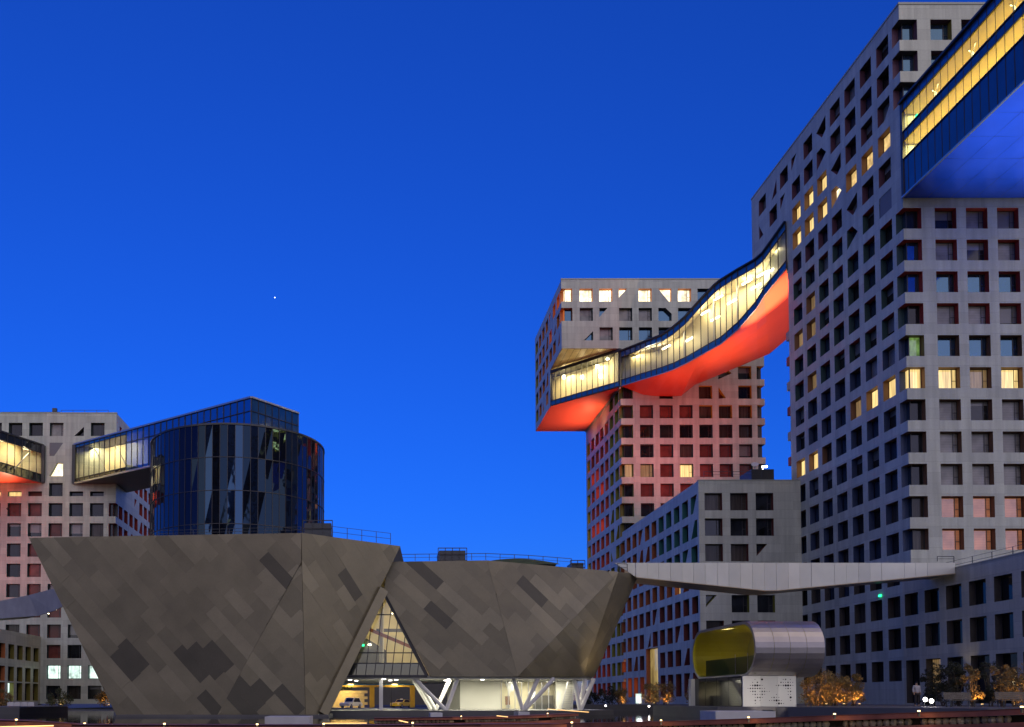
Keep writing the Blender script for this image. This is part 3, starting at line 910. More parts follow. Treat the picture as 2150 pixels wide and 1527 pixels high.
# keep the room inside the volume: it starts narrow at the overhang tower
crs = []
for i, s in enumerate(ST_):
    v_ = pts_b[i] - V((s[0], s[1], s[2])); v_.z = 0
    L_ = v_.length
    if L_ < .5: v_ = V((.3, .95, 0)); L_ = .35
    crs.append((v_.normalized() * min(4.2, L_ * .9), min(4.2, L_ * .9) / max(L_, 1e-3) * (pts_b[i].z - s[2])))
fl = MB(); ce = MB(); bw = MB()
for i in range(len(ST_) - 1):
    a, c = ST_[i], ST_[i + 1]
    (oa, da), (oc, dc) = crs[i], crs[i + 1]
    A, C = V((a[0], a[1], 0)), V((c[0], c[1], 0)); z = V((0, 0, 1))
    da = max(da, 0); dc = max(dc, 0)
    fl.poly([A + z * (a[2] + .7), C + z * (c[2] + .7), C + oc + z * (c[2] + .7 + dc), A + oa + z * (a[2] + .7 + da)])
    ce.poly([A + z * (a[3] - .8), C + z * (c[3] - .8), C + oc + z * (c[3] - .8), A + oa + z * (a[3] - .8)])
    bw.poly([A + oa + z * (a[2] + .7), C + oc + z * (c[2] + .7), C + oc + z * (c[3] - .8), A + oa + z * (a[3] - .8)])
fl.build('floor', ['floor_warm'], tM); ce.build('ceiling', ['cream'], tM); bw.build('inner_wall', ['cream'], tM)
for f, zf in ((.18, .55), (.34, .3), (.45, .62), (.55, .3), (.6, .7), (.68, .42), (.76, .68), (.8, .4), (.88, .6), (.93, .35)):
    x = f * (len(ST_) - 1); i = min(int(x), len(ST_) - 2); t = x - i
    a, c = ST_[i], ST_[i + 1]
    p = V((lerp(a[0], c[0], t), lerp(a[1], c[1], t), 0)) + crs[i][0] * .5
    zb, zt = lerp(a[2], c[2], t), lerp(a[3], c[3], t)
    p.z = lerp(zb + 1.0, zt - 1.0, zf + .25)
    dv = V((dirn.x, dirn.y, 0)) * .8
    b = MB(); b.tube(p - dv, p + dv, .12, None, 6); b.build('tube_lamp', ['lamp_warm'], tM)
for f in (.3, .5, .7):
    x = f * (len(ST_) - 1); i = int(x); t = x - i
    a, c = ST_[i], ST_[i + 1]
    p = V((lerp(a[0], c[0], t), lerp(a[1], c[1], t), 0)) + crs[i][0] * .25
    b = MB(); b.tube(p + V((0, 0, lerp(a[2], c[2], t) + .7)), p + V((0, 0, lerp(a[3], c[3], t) - 1.6)), .14); b.build('column', ['steel'], tM)
for i in (0, 2, 4, 6, 7, 8, 9):
    a, c = ST_[i], ST_[i + 1]
    p = V(((a[0] + c[0]) / 2, (a[1] + c[1]) / 2, (a[3] + c[3]) / 2 - .95)) + crs[i][0] * .5
    L = sqrt((a[0] - c[0]) ** 2 + (a[1] - c[1]) ** 2)
    lamp('ceiling_light', 'AREA', p, 55 * max(2.0, L), (1.0, .80, .44), tM, size=1.2, size_y=max(1.5, L * .8), to=p - V((0, 0, 1)))
# room under the overhang
fl = MB(); gA, gB = V((GF[0][0], GF[0][1], 0)), V((GF[1][0], GF[1][1], 0))
gb = V((.55, .84, 0)) * 4.0
z = V((0, 0, 1))
fl.poly([gA + z * 50.2, gB + z * 50.35, gB + V((-.3, 4.5, 0)) + z * 50.35, gA + V((.3, 4.5, 0)) + z * 50.2])
fl.build('floor', ['floor_warm'], tM)
bw = MB(); bw.poly([gA + V((.3, 4.5, 0)) + z * 50.2, gB + V((-.3, 4.5, 0)) + z * 50.35, gB + V((-.3, 4.5, 0)) + z * 55.7, gA + V((.3, 4.5, 0)) + z * 55.7])
bw.poly([gA + V((.3, .1, 0)) + z * 50.2, gA + V((.3, 4.5, 0)) + z * 50.2, gA + V((.3, 4.5, 0)) + z * 55.7, gA + V((.3, .1, 0)) + z * 55.7])
bw.poly([gB + V((-.3, .1, 0)) + z * 50.2, gB + V((-.3, 4.5, 0)) + z * 50.2, gB + V((-.3, 4.5, 0)) + z * 55.7, gB + V((-.3, .1, 0)) + z * 55.7])
bw.build('inner_wall', ['cream'], tM)
for px, py in ((1184, 792), (1222, 792), (1261, 790), (1254, 770), (1276, 752)):
    p = W(px, py, 146.0 - (px - 1158) / 147 * 8.2 + 1.2)
    b = MB(); b.tube(p - V((0, 0, .25)), p + V((0, 0, .25)), .28, None, 8); b.build('pendant_lamp', ['lamp_warm'], tM)
for t in (.25, .7):
    p = gA.lerp(gB, t) + V((.2, 2.2, 55.2))
    lamp('ceiling_light', 'AREA', p, 330, (1.0, .80, .42), tM, size=3, size_y=3, to=p - V((0, 0, 1)))
# soffit of the overhang storey above the glass (gold) and below it (red)
b = MB()
n = 9
for i in range(n):
    t0, t1 = i / n + .004, (i + 1) / n - .004
    xa, xb = lerp(BXL, BX, t0), lerp(BXL, BX, t1)
    s = MB(); s.poly([(xa, BY + .03, BSOF - .02), (xb, BY + .03, BSOF - .02), (xb, lerp(BG0.y, BY, t1) + .05, BSOF - .03), (xa, lerp(BG0.y, BY, t0) + .05, BSOF - .03)])
    s.build('soffit_board', ['soffit_gold'], tB)
b.poly([(BXL, BY, BSOF), (BX, BY, BSOF), (BX, BYB, BSOF), (BXL, BYB, BSOF)]); b.build('soffit', ['soffit_dark'], tB)
b = MB()
b.bar((BXL, BG0.y - .1, 55.35), (BX, BY - .05, 55.55), .25, .45); b.build('soffit_trim', ['frame'], tB)
b = MB(); b.poly([(BXL, BG0.y, 49.58), (BX, BY, 49.58), (BX, BYB, 49.58), (BXL, BYB, 49.58)]); b.build('red_soffit', ['soffit_red'], tB)
b = MB(); b.bar((BX - .1, BY, 49.5), (BX - .1, BYB, 49.5), .25, .2); b.build('soffit_trim', ['steel'], tB)
# uplights that wash the red underside
def wash(parent, loc, to, e, col=(1.0, .72, .42), size=.5, spot=130):
    l = lamp('wash_light', 'SPOT', loc, e, col, parent, size=size, to=to, spot=spot, blend=1.0)
    b = MB(); d = (V(to) - V(loc)).normalized()
    b.tube(V(loc) - d * .35, V(loc) - d * .05, .16, .22, 8); b.build('floodlight_body', ['steel_dark'], parent)
def wash_bar(parent, a, c, to, e, col=(1.0, .70, .40)):
    """a long floodlight fixed to a wall, aimed at the underside"""
    a, c = V(a), V(c); m = (a + c) / 2; d = (c - a)
    l = lamp('wash_light', 'AREA', m, e, col, parent, size=d.length, size_y=.4, to=to)
    f = (V(to) - m).normalized(); x = d.normalized(); x = (x - f * x.dot(f)).normalized(); y = (-f).cross(x)
    l.matrix_basis = wm(parent).inverted() @ Matrix.Translation(m) @ Matrix((x, y, -f)).transposed().to_4x4()
    b = MB(); b.bar(a - f * .18, c - f * .18, .45, .3); b.build('floodlight_body', ['steel_dark'], parent)
def added_roof_flood(label, loc, to, e, col, spot=60):  # unseen lamps added to light the bridge undersides and facades
    """added floodlight, unseen behind a roof parapet"""
    loc = V(loc); r = thing('roof_floodlight', label, 'lamp', loc, 'added roof floodlights')
    d = (V(to) - loc).normalized()
    b = MB(); b.tube(loc, loc + V((0, 0, .5)), .05, None, 6); b.tube(loc + V((0, 0, .55)), loc + V((0, 0, .55)) + d * .35, .16, .22, 10); b.build('body', ['steel_dark'], r)
    lamp('beam', 'SPOT', loc + V((0, 0, .55)) + d * .4, e, col, r, size=.2, to=to, spot=spot, blend=.9)
added_roof_flood('added floodlight on the middle block roof aimed at the red bridge underside', (42.5, 108.5, CTOP), (46.5, 122.5, 49), 24000, (1.0, .62, .36), 38)
added_roof_flood('second added floodlight on the middle block roof aimed at the right end of the bridge', (47.5, 112.0, CTOP), (54.5, 121, 52), 36000, (1.0, .62, .36), 46)
added_roof_flood('narrow added floodlight on the middle block roof aimed at the bridge end by the tower', (50.3, 112.6, CTOP), (51.9, 111.6, 53), 210000, (1.0, .84, .5), 22)
added_roof_flood('added red floodlight on the middle block roof aimed at the front of the overhang tower', (44.5, 116.0, CTOP), (45.5, BY, 44), 15000, (1.0, .16, .15), 76)
added_roof_flood('added floodlight on the right wing roof aimed at the blue bridge underside', (58.0, 72.0, PTOP), (60.5, 68, 48.7), 66000, (.72, .85, 1.0), 52)
wash(tB, (BX - .6, 146, 44.5), (34.2, 147, 49.5), 3000)
wash(tB, (BX - .6, 153, 44.5), (34.2, 153, 49.5), 2200)

# ---- upper right bridge, running from the near tower towards the camera
tU = thing('skybridge', 'two storey yellow lit skybridge with blue glass bands at the top right corner', 'skybridge', (AX, 60, 48.7))
UX, UB, UT, UY0, UY1 = AX - .05, 48.7, 57.9, 52.0, AY - .03
F_ = [(UX, UY1, UB, UT), (UX, UY0, UB, UT)]
glazed(tU, F_, 1.0, [(0, .9, 'spandrel_blue'), (.9, 2.9, 'glass_clear'), (2.9, 3.85, 'spandrel_navy'), (3.85, 5.6, 'glass_clear'), (5.6, 9.2 - 1e-4, 'spandrel_navy')], out=V((-1, 0, 0)), mull=.045, md=.03)
b = MB()
for z0, z1 in ((UT - 2.95, UT - .9), (UT - 5.65, UT - 3.85)):
    b.poly([(UX + 3.0, UY1, z0), (UX + 3.0, UY0, z0), (UX + 3.0, UY0, z1), (UX + 3.0, UY1, z1)])
b.build('inner_wall', ['cream_yellow'], tU)
b = MB()
for z0 in (UT - 2.95, UT - 5.65):
    b.poly([(UX + .08, UY1, z0), (UX + .08, UY0, z0), (UX + 3.0, UY0, z0), (UX + 3.0, UY1, z0)])
b.build('floor', ['floor_warm'], tU)
b = MB()
for z0 in (UT - .88, UT - 3.82):
    b.poly([(UX + .08, UY1, z0), (UX + .08, UY0, z0), (UX + 3.0, UY0, z0), (UX + 3.0, UY1, z0)])
b.build('ceiling', ['cream_yellow'], tU)
for y in (79, 74, 69):
    b = MB(); b.tube((UX + .9, y, UT - 2.9), (UX + .9, y, UT - 1.4), .10); b.bar((UX + .9, y, UT - 1.6), (UX + .9, y + .5, UT - .9), .07, .07); b.bar((UX + .9, y, UT - 1.6), (UX + .9, y - .5, UT - .9), .07, .07)
    b.build('column', ['steel'], tU)
for z0, e in ((UT - 1.0, 64), (UT - 3.95, 80)):
    for y in (79.5, 72.5, 65.5, 58.5):
        p = V((UX + 1.5, y, z0))
        lamp('ceiling_light', 'AREA', p, e * 6, (1.0, .86, .32), tU, size=1.6, size_y=6.5, to=p - V((0, 0, 1)))
for px, py in ((1919, 243), (1905, 320)):
    p = W(px, py, 81.3); p.x = UX + .5
    b = MB(); b.box(p.x, p.x + .05, p.y - .16, p.y + .16, p.z - .09, p.z + .09); b.build('exit_sign', ['lamp_green'], tU)
for i in range(6):
    for k in range(10):
        x0, x1 = UX + 14 * i / 6, UX + 14 * (i + 1) / 6
        y0, y1 = lerp(UY0, UY1, k / 10), lerp(UY0, UY1, (k + 1) / 10)
        dz = random.uniform(-.012, .012)
        b = MB(); b.poly([(x0 + .012, y0 + .012, UB - .03 + dz), (x0 + .012, y1 - .012, UB - .03 - dz), (x1 - .012, y1 - .012, UB - .03 + dz), (x1 - .012, y0 + .012, UB - .03 - dz)]); b.build('soffit_panel', ['soffit_blue'], tU)
b = MB(); b.poly([(UX, UY1, UB), (UX, UY0, UB), (UX + 14, UY0, UB), (UX + 14, UY1, UB)]); b.build('soffit_backing', ['soffit_dark'], tU)
b = MB(); b.poly([(UX, UY0, UT), (UX + 14, UY0, UT), (UX + 14, UY1, UT), (UX, UY1, UT)]); b.poly([(UX, UY0, UB), (UX + 14, UY0, UB), (UX + 14, UY0, UT), (UX, UY0, UT)])
b.poly([(UX + 14, UY0, UB), (UX + 14, UY1, UB), (UX + 14, UY1, UT), (UX + 14, UY0, UT)])
b.build('roof', ['soffit_dark'], tU)
b = MB(); b.bar((UX - .08, UY1, UB - .03), (UX - .08, UY0, UB - .03), .16, .14); b.build('edge_trim', ['steel'], tU)
b = MB(); b.bar((UX - .1, UY1, UT + .1), (UX - .1, UY0, UT + .1), .4, .2); b.build('roof_coping', ['steel_dark'], tU)
b = MB(); b.box(UX - .1, UX + .2, UY1 - .35, UY1 - .01, UB, UT); b.build('end_post', ['frame'], tU)

# ---- left bridge over the glass drum
LZT, LZB = 40.1, 34.0
L0, L1, L2 = V((-47.4, DY - .03)), V((-16.5, 114.5)), V((-10.8, 121.0))
tL = thing('skybridge', 'blue glass skybridge from the left tower ending on top of the glass drum', 'skybridge', (L0.x, L0.y, LZB))
mid = L0.lerp(L1, .33)
glazed(tL, [(L0.x, L0.y, LZB, LZT), (mid.x, mid.y, LZB, LZT)], 1.25, [(0, .5, 'spandrel_blue'), (.5, -.7, 'glass_clear'), (-.7, -1e-6, 'spandrel_dark')], out=V((-1, -1, 0)))
glazed(tL, [(mid.x, mid.y, LZB, LZT), (L1.x, L1.y, LZB, LZT)], 1.25, [(0, 3.2, 'pane_drumblue'), (3.2, -1e-6, 'pane_drumblue')] if False else [(0, 1.7, 'glass_blue'), (1.7, -1e-6, 'glass_blue')], out=V((-1, -1, 0)))
glazed(tL, [(L1.x, L1.y, LZB, LZT), (L2.x, L2.y, LZB, LZT)], 1.25, [(0, 1.7, 'spandrel_navy'), (1.7, -1e-6, 'spandrel_navy')], out=V((1, -1, 0)))
wv = L2 - L1
b = MB()
K0, K1 = V((L0.x + wv.x, L0.y + wv.y)), L2
b.poly([(L0.x, L0.y, LZB - .02), (L1.x, L1.y, LZB - .02), (L2.x, L2.y, LZB - .02), (K0.x, K0.y, LZB - .02)]); b.build('soffit', ['soffit_dark'], tL)
b = MB(); b.poly([(L0.x, L0.y, LZT), (L1.x, L1.y, LZT), (L2.x, L2.y, LZT), (K0.x, K0.y, LZT)]); b.poly([(K0.x, K0.y, LZB), (L2.x, L2.y, LZB), (L2.x, L2.y, LZT), (K0.x, K0.y, LZT)])
b.build('roof', ['soffit_dark'], tL)
b = MB(); b.bar((L0.x, L0.y, LZT + .12), (L1.x, L1.y, LZT + .12), .4, .24); b.bar((L1.x, L1.y, LZT + .12), (L2.x, L2.y, LZT + .12), .4, .24); b.build('roof_coping', ['steel'], tL)
b = MB(); b.bar((L0.x, L0.y - .1, LZB), (L1.x, L1.y - .1, LZB), .2, .25); b.build('edge_trim', ['steel'], tL)
b = MB(); b.bar((L0.x, L0.y - .1, LZB), (L0.x, L0.y - .1, LZT), .5, .5); b.build('end_post', ['frame'], tL)
# inside
dl = (L1 - L0).normalized(); nb = V((-dl.y, dl.x));
if nb.y < 0: nb = -nb
nb3 = V((nb.x, nb.y, 0)); dl3 = V((dl.x, dl.y, 0))
A, C = V((L0.x, L0.y, 0)), V((L1.x, L1.y, 0))
q0, q1 = A + dl3 * 2.0 + nb3 * 2.6, A + dl3 * 13.5 + nb3 * 3.4
b = MB(); b.poly([q0 + z * (LZB + .6), q1 + z * (LZB + .6), q1 + z * (LZT - .5), q0 + z * (LZT - .5)]); b.build('inner_wall', ['cream'], tL)
b = MB(); b.poly([A + z * (LZB + .6) + nb3 * .1, C + z * (LZB + .6) + nb3 * .1, C + nb3 * 6 + z * (LZB + .6), A + nb3 * 6 + z * (LZB + .6)]); b.build('floor', ['floor_warm'], tL)
b = MB(); b.poly([A + z * (LZT - .45) + nb3 * .1, C + z * (LZT - .45) + nb3 * .1, C + nb3 * 6 + z * (LZT - .45), A + nb3 * 6 + z * (LZT - .45)]); b.build('ceiling', ['soffit_dark'], tL)
for s0, s1 in ((4.2, 7.2), (9.0, 12.0)):
    b = MB(); b.bar(A + dl3 * s0 + nb3 * .7 + z * (LZT - 1.2), A + dl3 * s1 + nb3 * .7 + z * (LZB + .7), .14, .14); b.build('brace', ['steel'], tL)
for s in (3.0, 6.6, 10.2):
    p = A + dl3 * s + nb3 * 1.4 + z * (LZT - .7)
    lamp('ceiling_light', 'AREA', p, 260, (1.0, .82, .45), tL, size=1.2, size_y=3, to=p + nb3 * 1.5 - z * 3)

# ---- bridge stub at the left edge
tN = thing('skybridge', 'bright yellow skybridge with a red underside cut by the left edge of the frame', 'skybridge', (-52.3, DY, LZB))
N0, N1 = V((-52.3, DY - .03)), V((-63.4, 113.8))
NZB, NZT = 34.1, 40.0
glazed(tN, [(N1.x, N1.y, NZB, NZT), (N0.x, N0.y, NZB, NZT)], 1.35, [(0, 1.25, 'spandrel_dark'), (1.25, -1.3, 'glass_clear'), (-1.3, -1e-6, 'spandrel_dark')], out=V((1, -1, 0)))
b = MB(); b.poly([(N0.x, N0.y, NZB - .02), (N1.x, N1.y, NZB - .02), (N1.x - 9, N1.y, NZB - .02), (-66, DY - .03, NZB - .02)]); b.build('soffit', ['soffit_red'], tN)
b = MB(); b.poly([(N0.x, N0.y, NZT), (N1.x, N1.y, NZT), (N1.x - 9, N1.y, NZT), (-66, DY - .03, NZT)]); b.build('roof', ['soffit_dark'], tN)
b = MB(); b.bar((N0.x, N0.y, NZT + .1), (N1.x, N1.y, NZT + .1), .35, .22); b.build('roof_coping', ['steel_dark'], tN)
b = MB(); b.bar((N0.x + .1, N0.y - .2, NZB), (N0.x + .1, N0.y - .2, NZT), .5, .5); b.build('end_post', ['frame'], tN)
b = MB(); b.poly([(N0.x - 3.5, N0.y - .1, NZB + .6), (N1.x - 3.5, N1.y, NZB + .6), (N1.x - 3.5, N1.y, NZT - .3), (N0.x - 3.5, N0.y - .1, NZT - .3)]); b.build('inner_wall', ['cream'], tN)
b = MB(); b.poly([(N0.x, N0.y, NZT - .3), (N1.x, N1.y, NZT - .3), (N1.x - 3.5, N1.y, NZT - .3), (N0.x - 3.5, N0.y, NZT - .3)]); b.build('ceiling', ['cream'], tN)
b = MB(); b.bar((N0.x - 2.2, N0.y - 5.5, NZB + .8), (N0.x - 1.4, N0.y - 1.8, NZT - 1.5), .14, .14); b.build('brace', ['steel'], tN)
dn = (N1 - N0).normalized()
for s in (3, 8, 13):
    p = V((N0.x + dn.x * s - 1.5, N0.y + dn.y * s, NZT - .5))
    lamp('ceiling_light', 'AREA', p, 420, (1.0, .82, .45), tN, size=1.5, size_y=4, to=p + V((-1, 0, -2)))
wash(tN, (-57.5, DY - .8, 30.0), (-58.5, 131, 34), 2600)
added_roof_flood('added red floodlight on the low left wing roof aimed at the left tower', (-58, 120, ETOP), (-57, DY, 27), 5200, (1.0, .18, .16), 80)
# the added red floodlight stands in for the soffit's red bounce on the tower
# ================================================================== cinema building with folded metal cladding
for nm, c in (('zinc_a', (.207, .184, .122)), ('zinc_b', (.186, .165, .110)), ('zinc_c', (.240, .214, .143)), ('zinc_d', (.168, .150, .100)), ('zinc_dark', (.088, .080, .058))):
    m, t, b_ = _new(nm)
    o_ = coords(t)
    nz = noise(t, o_, .5, 6); n2 = noise(t, o_, 9.0, 4)
    val = math_(t, 'MULTIPLY', mapr(t, nz, .86, 1.12, .3, .7), mapr(t, n2, .96, 1.04, .3, .7))
    t.links.new(hsv(t, c, val), b_.inputs['Base Color'])
    b_.inputs['Metallic'].default_value = .45
    t.links.new(mapr(t, nz, .32, .5), b_.inputs['Roughness'])
    bump(t, b_, noise(t, o_, 1.1, 2), .06, .05)
mat('cinema_shell', (.15, .13, .08), .7)
mat('gold_paint', (.62, .40, .06), .45)
mat('lit_wall', (.55, .42, .20), .8, vary=.15, vscale=1.2)
mat('lobby_white', (.72, .72, .66), .6, vary=.04, vscale=.6)
mat('grass_roof', (.05, .07, .025), .9, vary=.3, vscale=1.5, bmp=.4)
def plane_pt(px, py, a, b, c):
    n = (b - a).cross(c - a)
    d = W(px, py, 50.0)
    return d * (n.dot(a) / n.dot(d))
tK = thing('cinema', 'folded brown metal cinema like two upturned wedges standing in the pond', 'cinema', (-8, 70, WATER_Z))
def clad(root, poly, dark=(), ang=-47, sw=.95, lmin=1.5, lmax=3.6, back=.0, seed=1):
    """cover a planar facet with separate overlapping strips of metal panels"""
    rnd = random.Random(seed)
    poly = [V(p) for p in poly]
    c = sum(poly, V((0, 0, 0))) / len(poly)
    n = V((0, 0, 0))
    for i in range(len(poly)):
        n += (poly[i] - c).cross(poly[(i + 1) % len(poly)] - c)
    n.normalize()
    if n.y > 0: n = -n
    e1 = V((0, 0, 1)).cross(n); e1.normalize()
    if e1.x < 0: e1 = -e1
    e2 = n.cross(e1)
    if e2.z < 0: e2 = -e2
    P = [((p - c).dot(e1), (p - c).dot(e2)) for p in poly]
    if area2(P) < 0: P = P[::-1]
    ca, sa = cos(radians(ang)), sin(radians(ang))
    dk_ = []
    for x, y in dark:
        d_ = plane_pt(x, y, poly[0], poly[1], poly[2]) - c
        a_, b_ = d_.dot(e1), d_.dot(e2)
        dk_.append((a_ * ca + b_ * sa, -a_ * sa + b_ * ca))
    R = max(sqrt(x * x + y * y) for x, y in P) + 3
    s = MB(); s.poly([p - n * (.03 + max(0, (p - c).dot(n))) for p in poly]); s.build('wall', ['cinema_shell'], root)
    v = -R
    while v < R:
        u = -R - rnd.uniform(0, 4)
        while u < R:
            L = rnd.uniform(lmin, lmax)
            g_ = .0015
            q = [(u + g_, v + g_), (u + L - g_, v + g_), (u + L - g_, v + sw - g_), (u + g_, v + sw - g_)]
            q = [(x * ca - y * sa, x * sa + y * ca) for x, y in q]
            cen0 = (sum(k[0] for k in q) / 4, sum(k[1] for k in q) / 4)
            for i in range(len(P)):
                q = clip(q, P[i], P[(i + 1) % len(P)], True)
                if len(q) < 3: break
            u += L
            if len(q) < 3 or abs(area2(q)) < .03: continue
            mm = rnd.choice(['zinc_a', 'zinc_a', 'zinc_b', 'zinc_c', 'zinc_d'])
            if any(u - L < x < u and v < y < v + sw for x, y in dk_): mm = 'zinc_dark'
            off = .05 + rnd.uniform(0, .012)
            tl = rnd.uniform(-.006, .006)
            b = MB()
            lo = [c + e1 * x + e2 * y for x, y in q]
            hi = [p + n * (off + tl * ((k[0] - cen0[0]) * ca + (k[1] - cen0[1]) * sa)) for p, k in zip(lo, q)]
            b.poly(hi)
            for i in range(len(q)):
                j = (i + 1) % len(q)
                b.poly([lo[i], lo[j], hi[j], hi[i]])
            b.build('panel', [mm], root)
        v += sw
T1, T2, T3 = W(62, 1130, 67.2), W(632, 1119, 65.0), W(840, 1147, 70.5)
B1 = W(245, 1503, 65.9)
Q1 = plane_pt(455, 1504, T1, T2, B1)
B2 = W(641, 1505, plane_pt(641, 1505, T1, T2, B1).y + 1.3); B3 = plane_pt(668, 1499, T2, T3, B2)
P1 = T2.lerp(B2, .16)
DKA = ((552, 1181), (280, 1393), (296, 1372), (452, 1348), (424, 1418), (442, 1398), (438, 1464))
clad(tK, [T1, T2, P1, Q1, B1], dark=DKA, seed=3)
clad(tK, [P1, B2, Q1], dark=((560, 1448), (585, 1452), (545, 1470), (480, 1455)), seed=5)
clad(tK, [T2, T3, B3, B2], dark=((743, 1225),), seed=7, ang=-50)
# lit edge along the opening
b = MB()
ja, jb = T3.lerp(B3, .27), B3
b.bar(ja + V((.3, .1, 0)), jb + V((.3, .1, 0)), .5, .8); b.build('opening_jamb', ['zinc_c'], tK)
# the sides and back of the left wedge, roof
T4, T5 = V((T3.x + 1.5, 92, T3.z)), V((T1.x + 1, 90, T1.z))
B4, B5 = V((-7.5, 90, WATER_Z)), V((-16.5, 88, WATER_Z))
b = MB()
b.poly([T3, T4, B4, B3]); b.poly([T4, T5, B5, B4]); b.poly([T5, T1, B1, B5]); b.build('wall', ['zinc_b'], tK)
b = MB(); b.poly([T1, T2, T3, T4, T5]); b.build('roof', ['roofing'], tK)
# right wedge
RYF = 72.0
A_ = W(806, 1240, RYF); RT0 = W(815, 1180, RYF); RT1 = W(1022, 1177, RYF); RT2 = W(1338, 1205, 75.5)
RB0 = W(903, 1421, RYF + .0); RB1 = W(1086, 1421, RYF); RB2 = W(1250, 1421, 74.8)
dk = ((908, 1226), (1117, 1232), (928, 1310))
clad(tK, [A_, RT0, RT1, RB1, RB0], dark=dk, seed=11, ang=-42)
RT2i, RB2i = W(1298, 1201, 75.0), W(1222, 1421, 74.4)
clad(tK, [RT1, RT2i, RB1], dark=dk, seed=13, ang=-42)
clad(tK, [RT2i, RB2i, RB1], seed=17, ang=-42)
RT3, RB3 = W(1340, 1206, 77.5), W(1247, 1421, 77.0)
clad(tK, [RT2i, RT3, RB2i], seed=19, ang=-35)
clad(tK, [RT3, RB3, RB2i], seed=23, ang=-35)
RT4, RT5 = V((RT3.x - 1, 96, RT3.z)), V((A_.x + 1, 96, RT1.z))
RB4 = V((RB3.x - 1, 94, RB3.z))
b = MB(); b.poly([RT3, RT4, RB4, RB3]); b.poly([RT4, RT5, V((RT5.x, 94, RB3.z)), RB4]); b.build('wall', ['zinc_b'], tK)
b = MB(); b.poly([RT0, RT1, RT2i, RT3, RT4, RT5]); b.build('roof', ['roofing'], tK)
# underside slab over the open ground floor
SOFZ = RB0.z
b = MB(); b.prism([(Xof(690, RYF), RYF + .4, SOFZ - .16), (RB0.x, RYF + .3, SOFZ - .16), (RB1.x, RYF + .3, SOFZ - .16), (RB2i.x, 74.7, SOFZ - .16), (RB3.x, 77.4, SOFZ - .16), (RB3.x, 95, SOFZ - .16), (-8, 95, SOFZ - .16)], (0, 0, .3))
b.build('soffit', ['lobby_white'], tK)
for px, py, y in ((715, 1423, 73), (735, 1426, 76), (748, 1427, 79), (806, 1423, 73), (819, 1427, 78), (832, 1425, 76), (876, 1427, 78), (942, 1424, 74), (936, 1427, 78), (1013, 1425, 75)):
    x = Xof(px, y); b = MB(); b.tube((x, y, SOFZ - .2), (x, y, SOFZ - .165), .16, None, 10); b.build('downlight', ['lamp_white'], tK)
for x, y, e in ((Xof(730, 76), 76, 190), (Xof(830, 76), 77, 190), (Xof(942, 75), 75, 230), (Xof(1010, 75), 75.5, 280), (Xof(1110, 76), 76.5, 270), (Xof(1190, 77), 77.5, 250), (Xof(800, 88), 88, 190)):
    lamp('downlight_beam', 'AREA', (x, y, SOFZ - .22), e, (1.0, .93, .70), tK, size=1.6, to=(x, y, -3))
# triangular window: panes between slanted mullions
GA, GL, GR = W(806, 1244, RYF + .25), W(713, 1420, RYF + .25), W(897, 1420, RYF + .25)
gy = RYF + .25
def edgeX(z, left):
    t = (GA.z - z) / (GA.z - GL.z)
    return lerp(GA.x, GL.x if left else GR.x, t)
fr = MB()
fr.bar(GA, GL, .28, .3, up=V((0, 1, 0))); fr.bar(GA, GR, .28, .3, up=V((0, 1, 0))); fr.bar(GL, GR, .2, .2)
zs = [GL.z, Zof(1393, gy), Zof(1371, gy), Zof(1291, gy), GA.z]
for zz_ in zs[1:4]:
    fr.bar((edgeX(zz_, True), gy, zz_), (edgeX(zz_, False), gy, zz_), .1, .09)
slope = Xof(803, gy) - Xof(789, gy)      # slanted mullions lean with height
mx0 = [Xof(x, gy) for x in (727, 747, 767, 786, 805, 822, 841, 859, 876)]
tri = [(GL.x, GL.z), (GR.x, GR.z), (GA.x, GA.z)]
lean = (Xof(806, gy) - Xof(786, gy)) / (Zof(1245, gy) - Zof(1420, gy))
cuts = [GL.x - 9] + mx0 + [GR.x + 9]
for x0, x1 in zip(cuts, cuts[1:]):
    for z0, z1 in zip(zs, zs[1:]):
        q = [(GL.x - 5, z0), (GR.x + 5, z0), (GR.x + 5, z1), (GL.x - 5, z1)]
        for i in range(3): q = clip(q, tri[i], tri[(i + 1) % 3], True) if len(q) > 2 else q
        zb = GL.z
        f0 = lambda z_: x0 + lean * (z_ - zb); f1 = lambda z_: x1 + lean * (z_ - zb)
        if len(q) > 2: q = clip(q, (f0(0), 0), (f0(20), 20), False)
        if len(q) > 2: q = clip(q, (f1(0), 0), (f1(20), 20), True)
        if len(q) < 3 or abs(area2(q)) < .02: continue
        b = MB(); b.poly([(x, gy, z_) for x, z_ in q]); b.build('pane', ['spandrel_dark' if z0 == zs[0] else 'glass_clear'], tK)
for x in mx0:
    p0 = (x, GL.z); ztop = GL.z + .05
    for k in range(200):
        z_ = GL.z + k * .05; xx = x + lean * (z_ - GL.z)
        if z_ < GA.z and edgeX(z_, True) <= xx <= edgeX(z_, False): ztop = z_
    fr.bar((x, gy, GL.z), (x + lean * (ztop - GL.z), gy, ztop), .07, .09, up=V((0, 1, 0)))
fr.build('mullion_frame', ['frame'], tK)
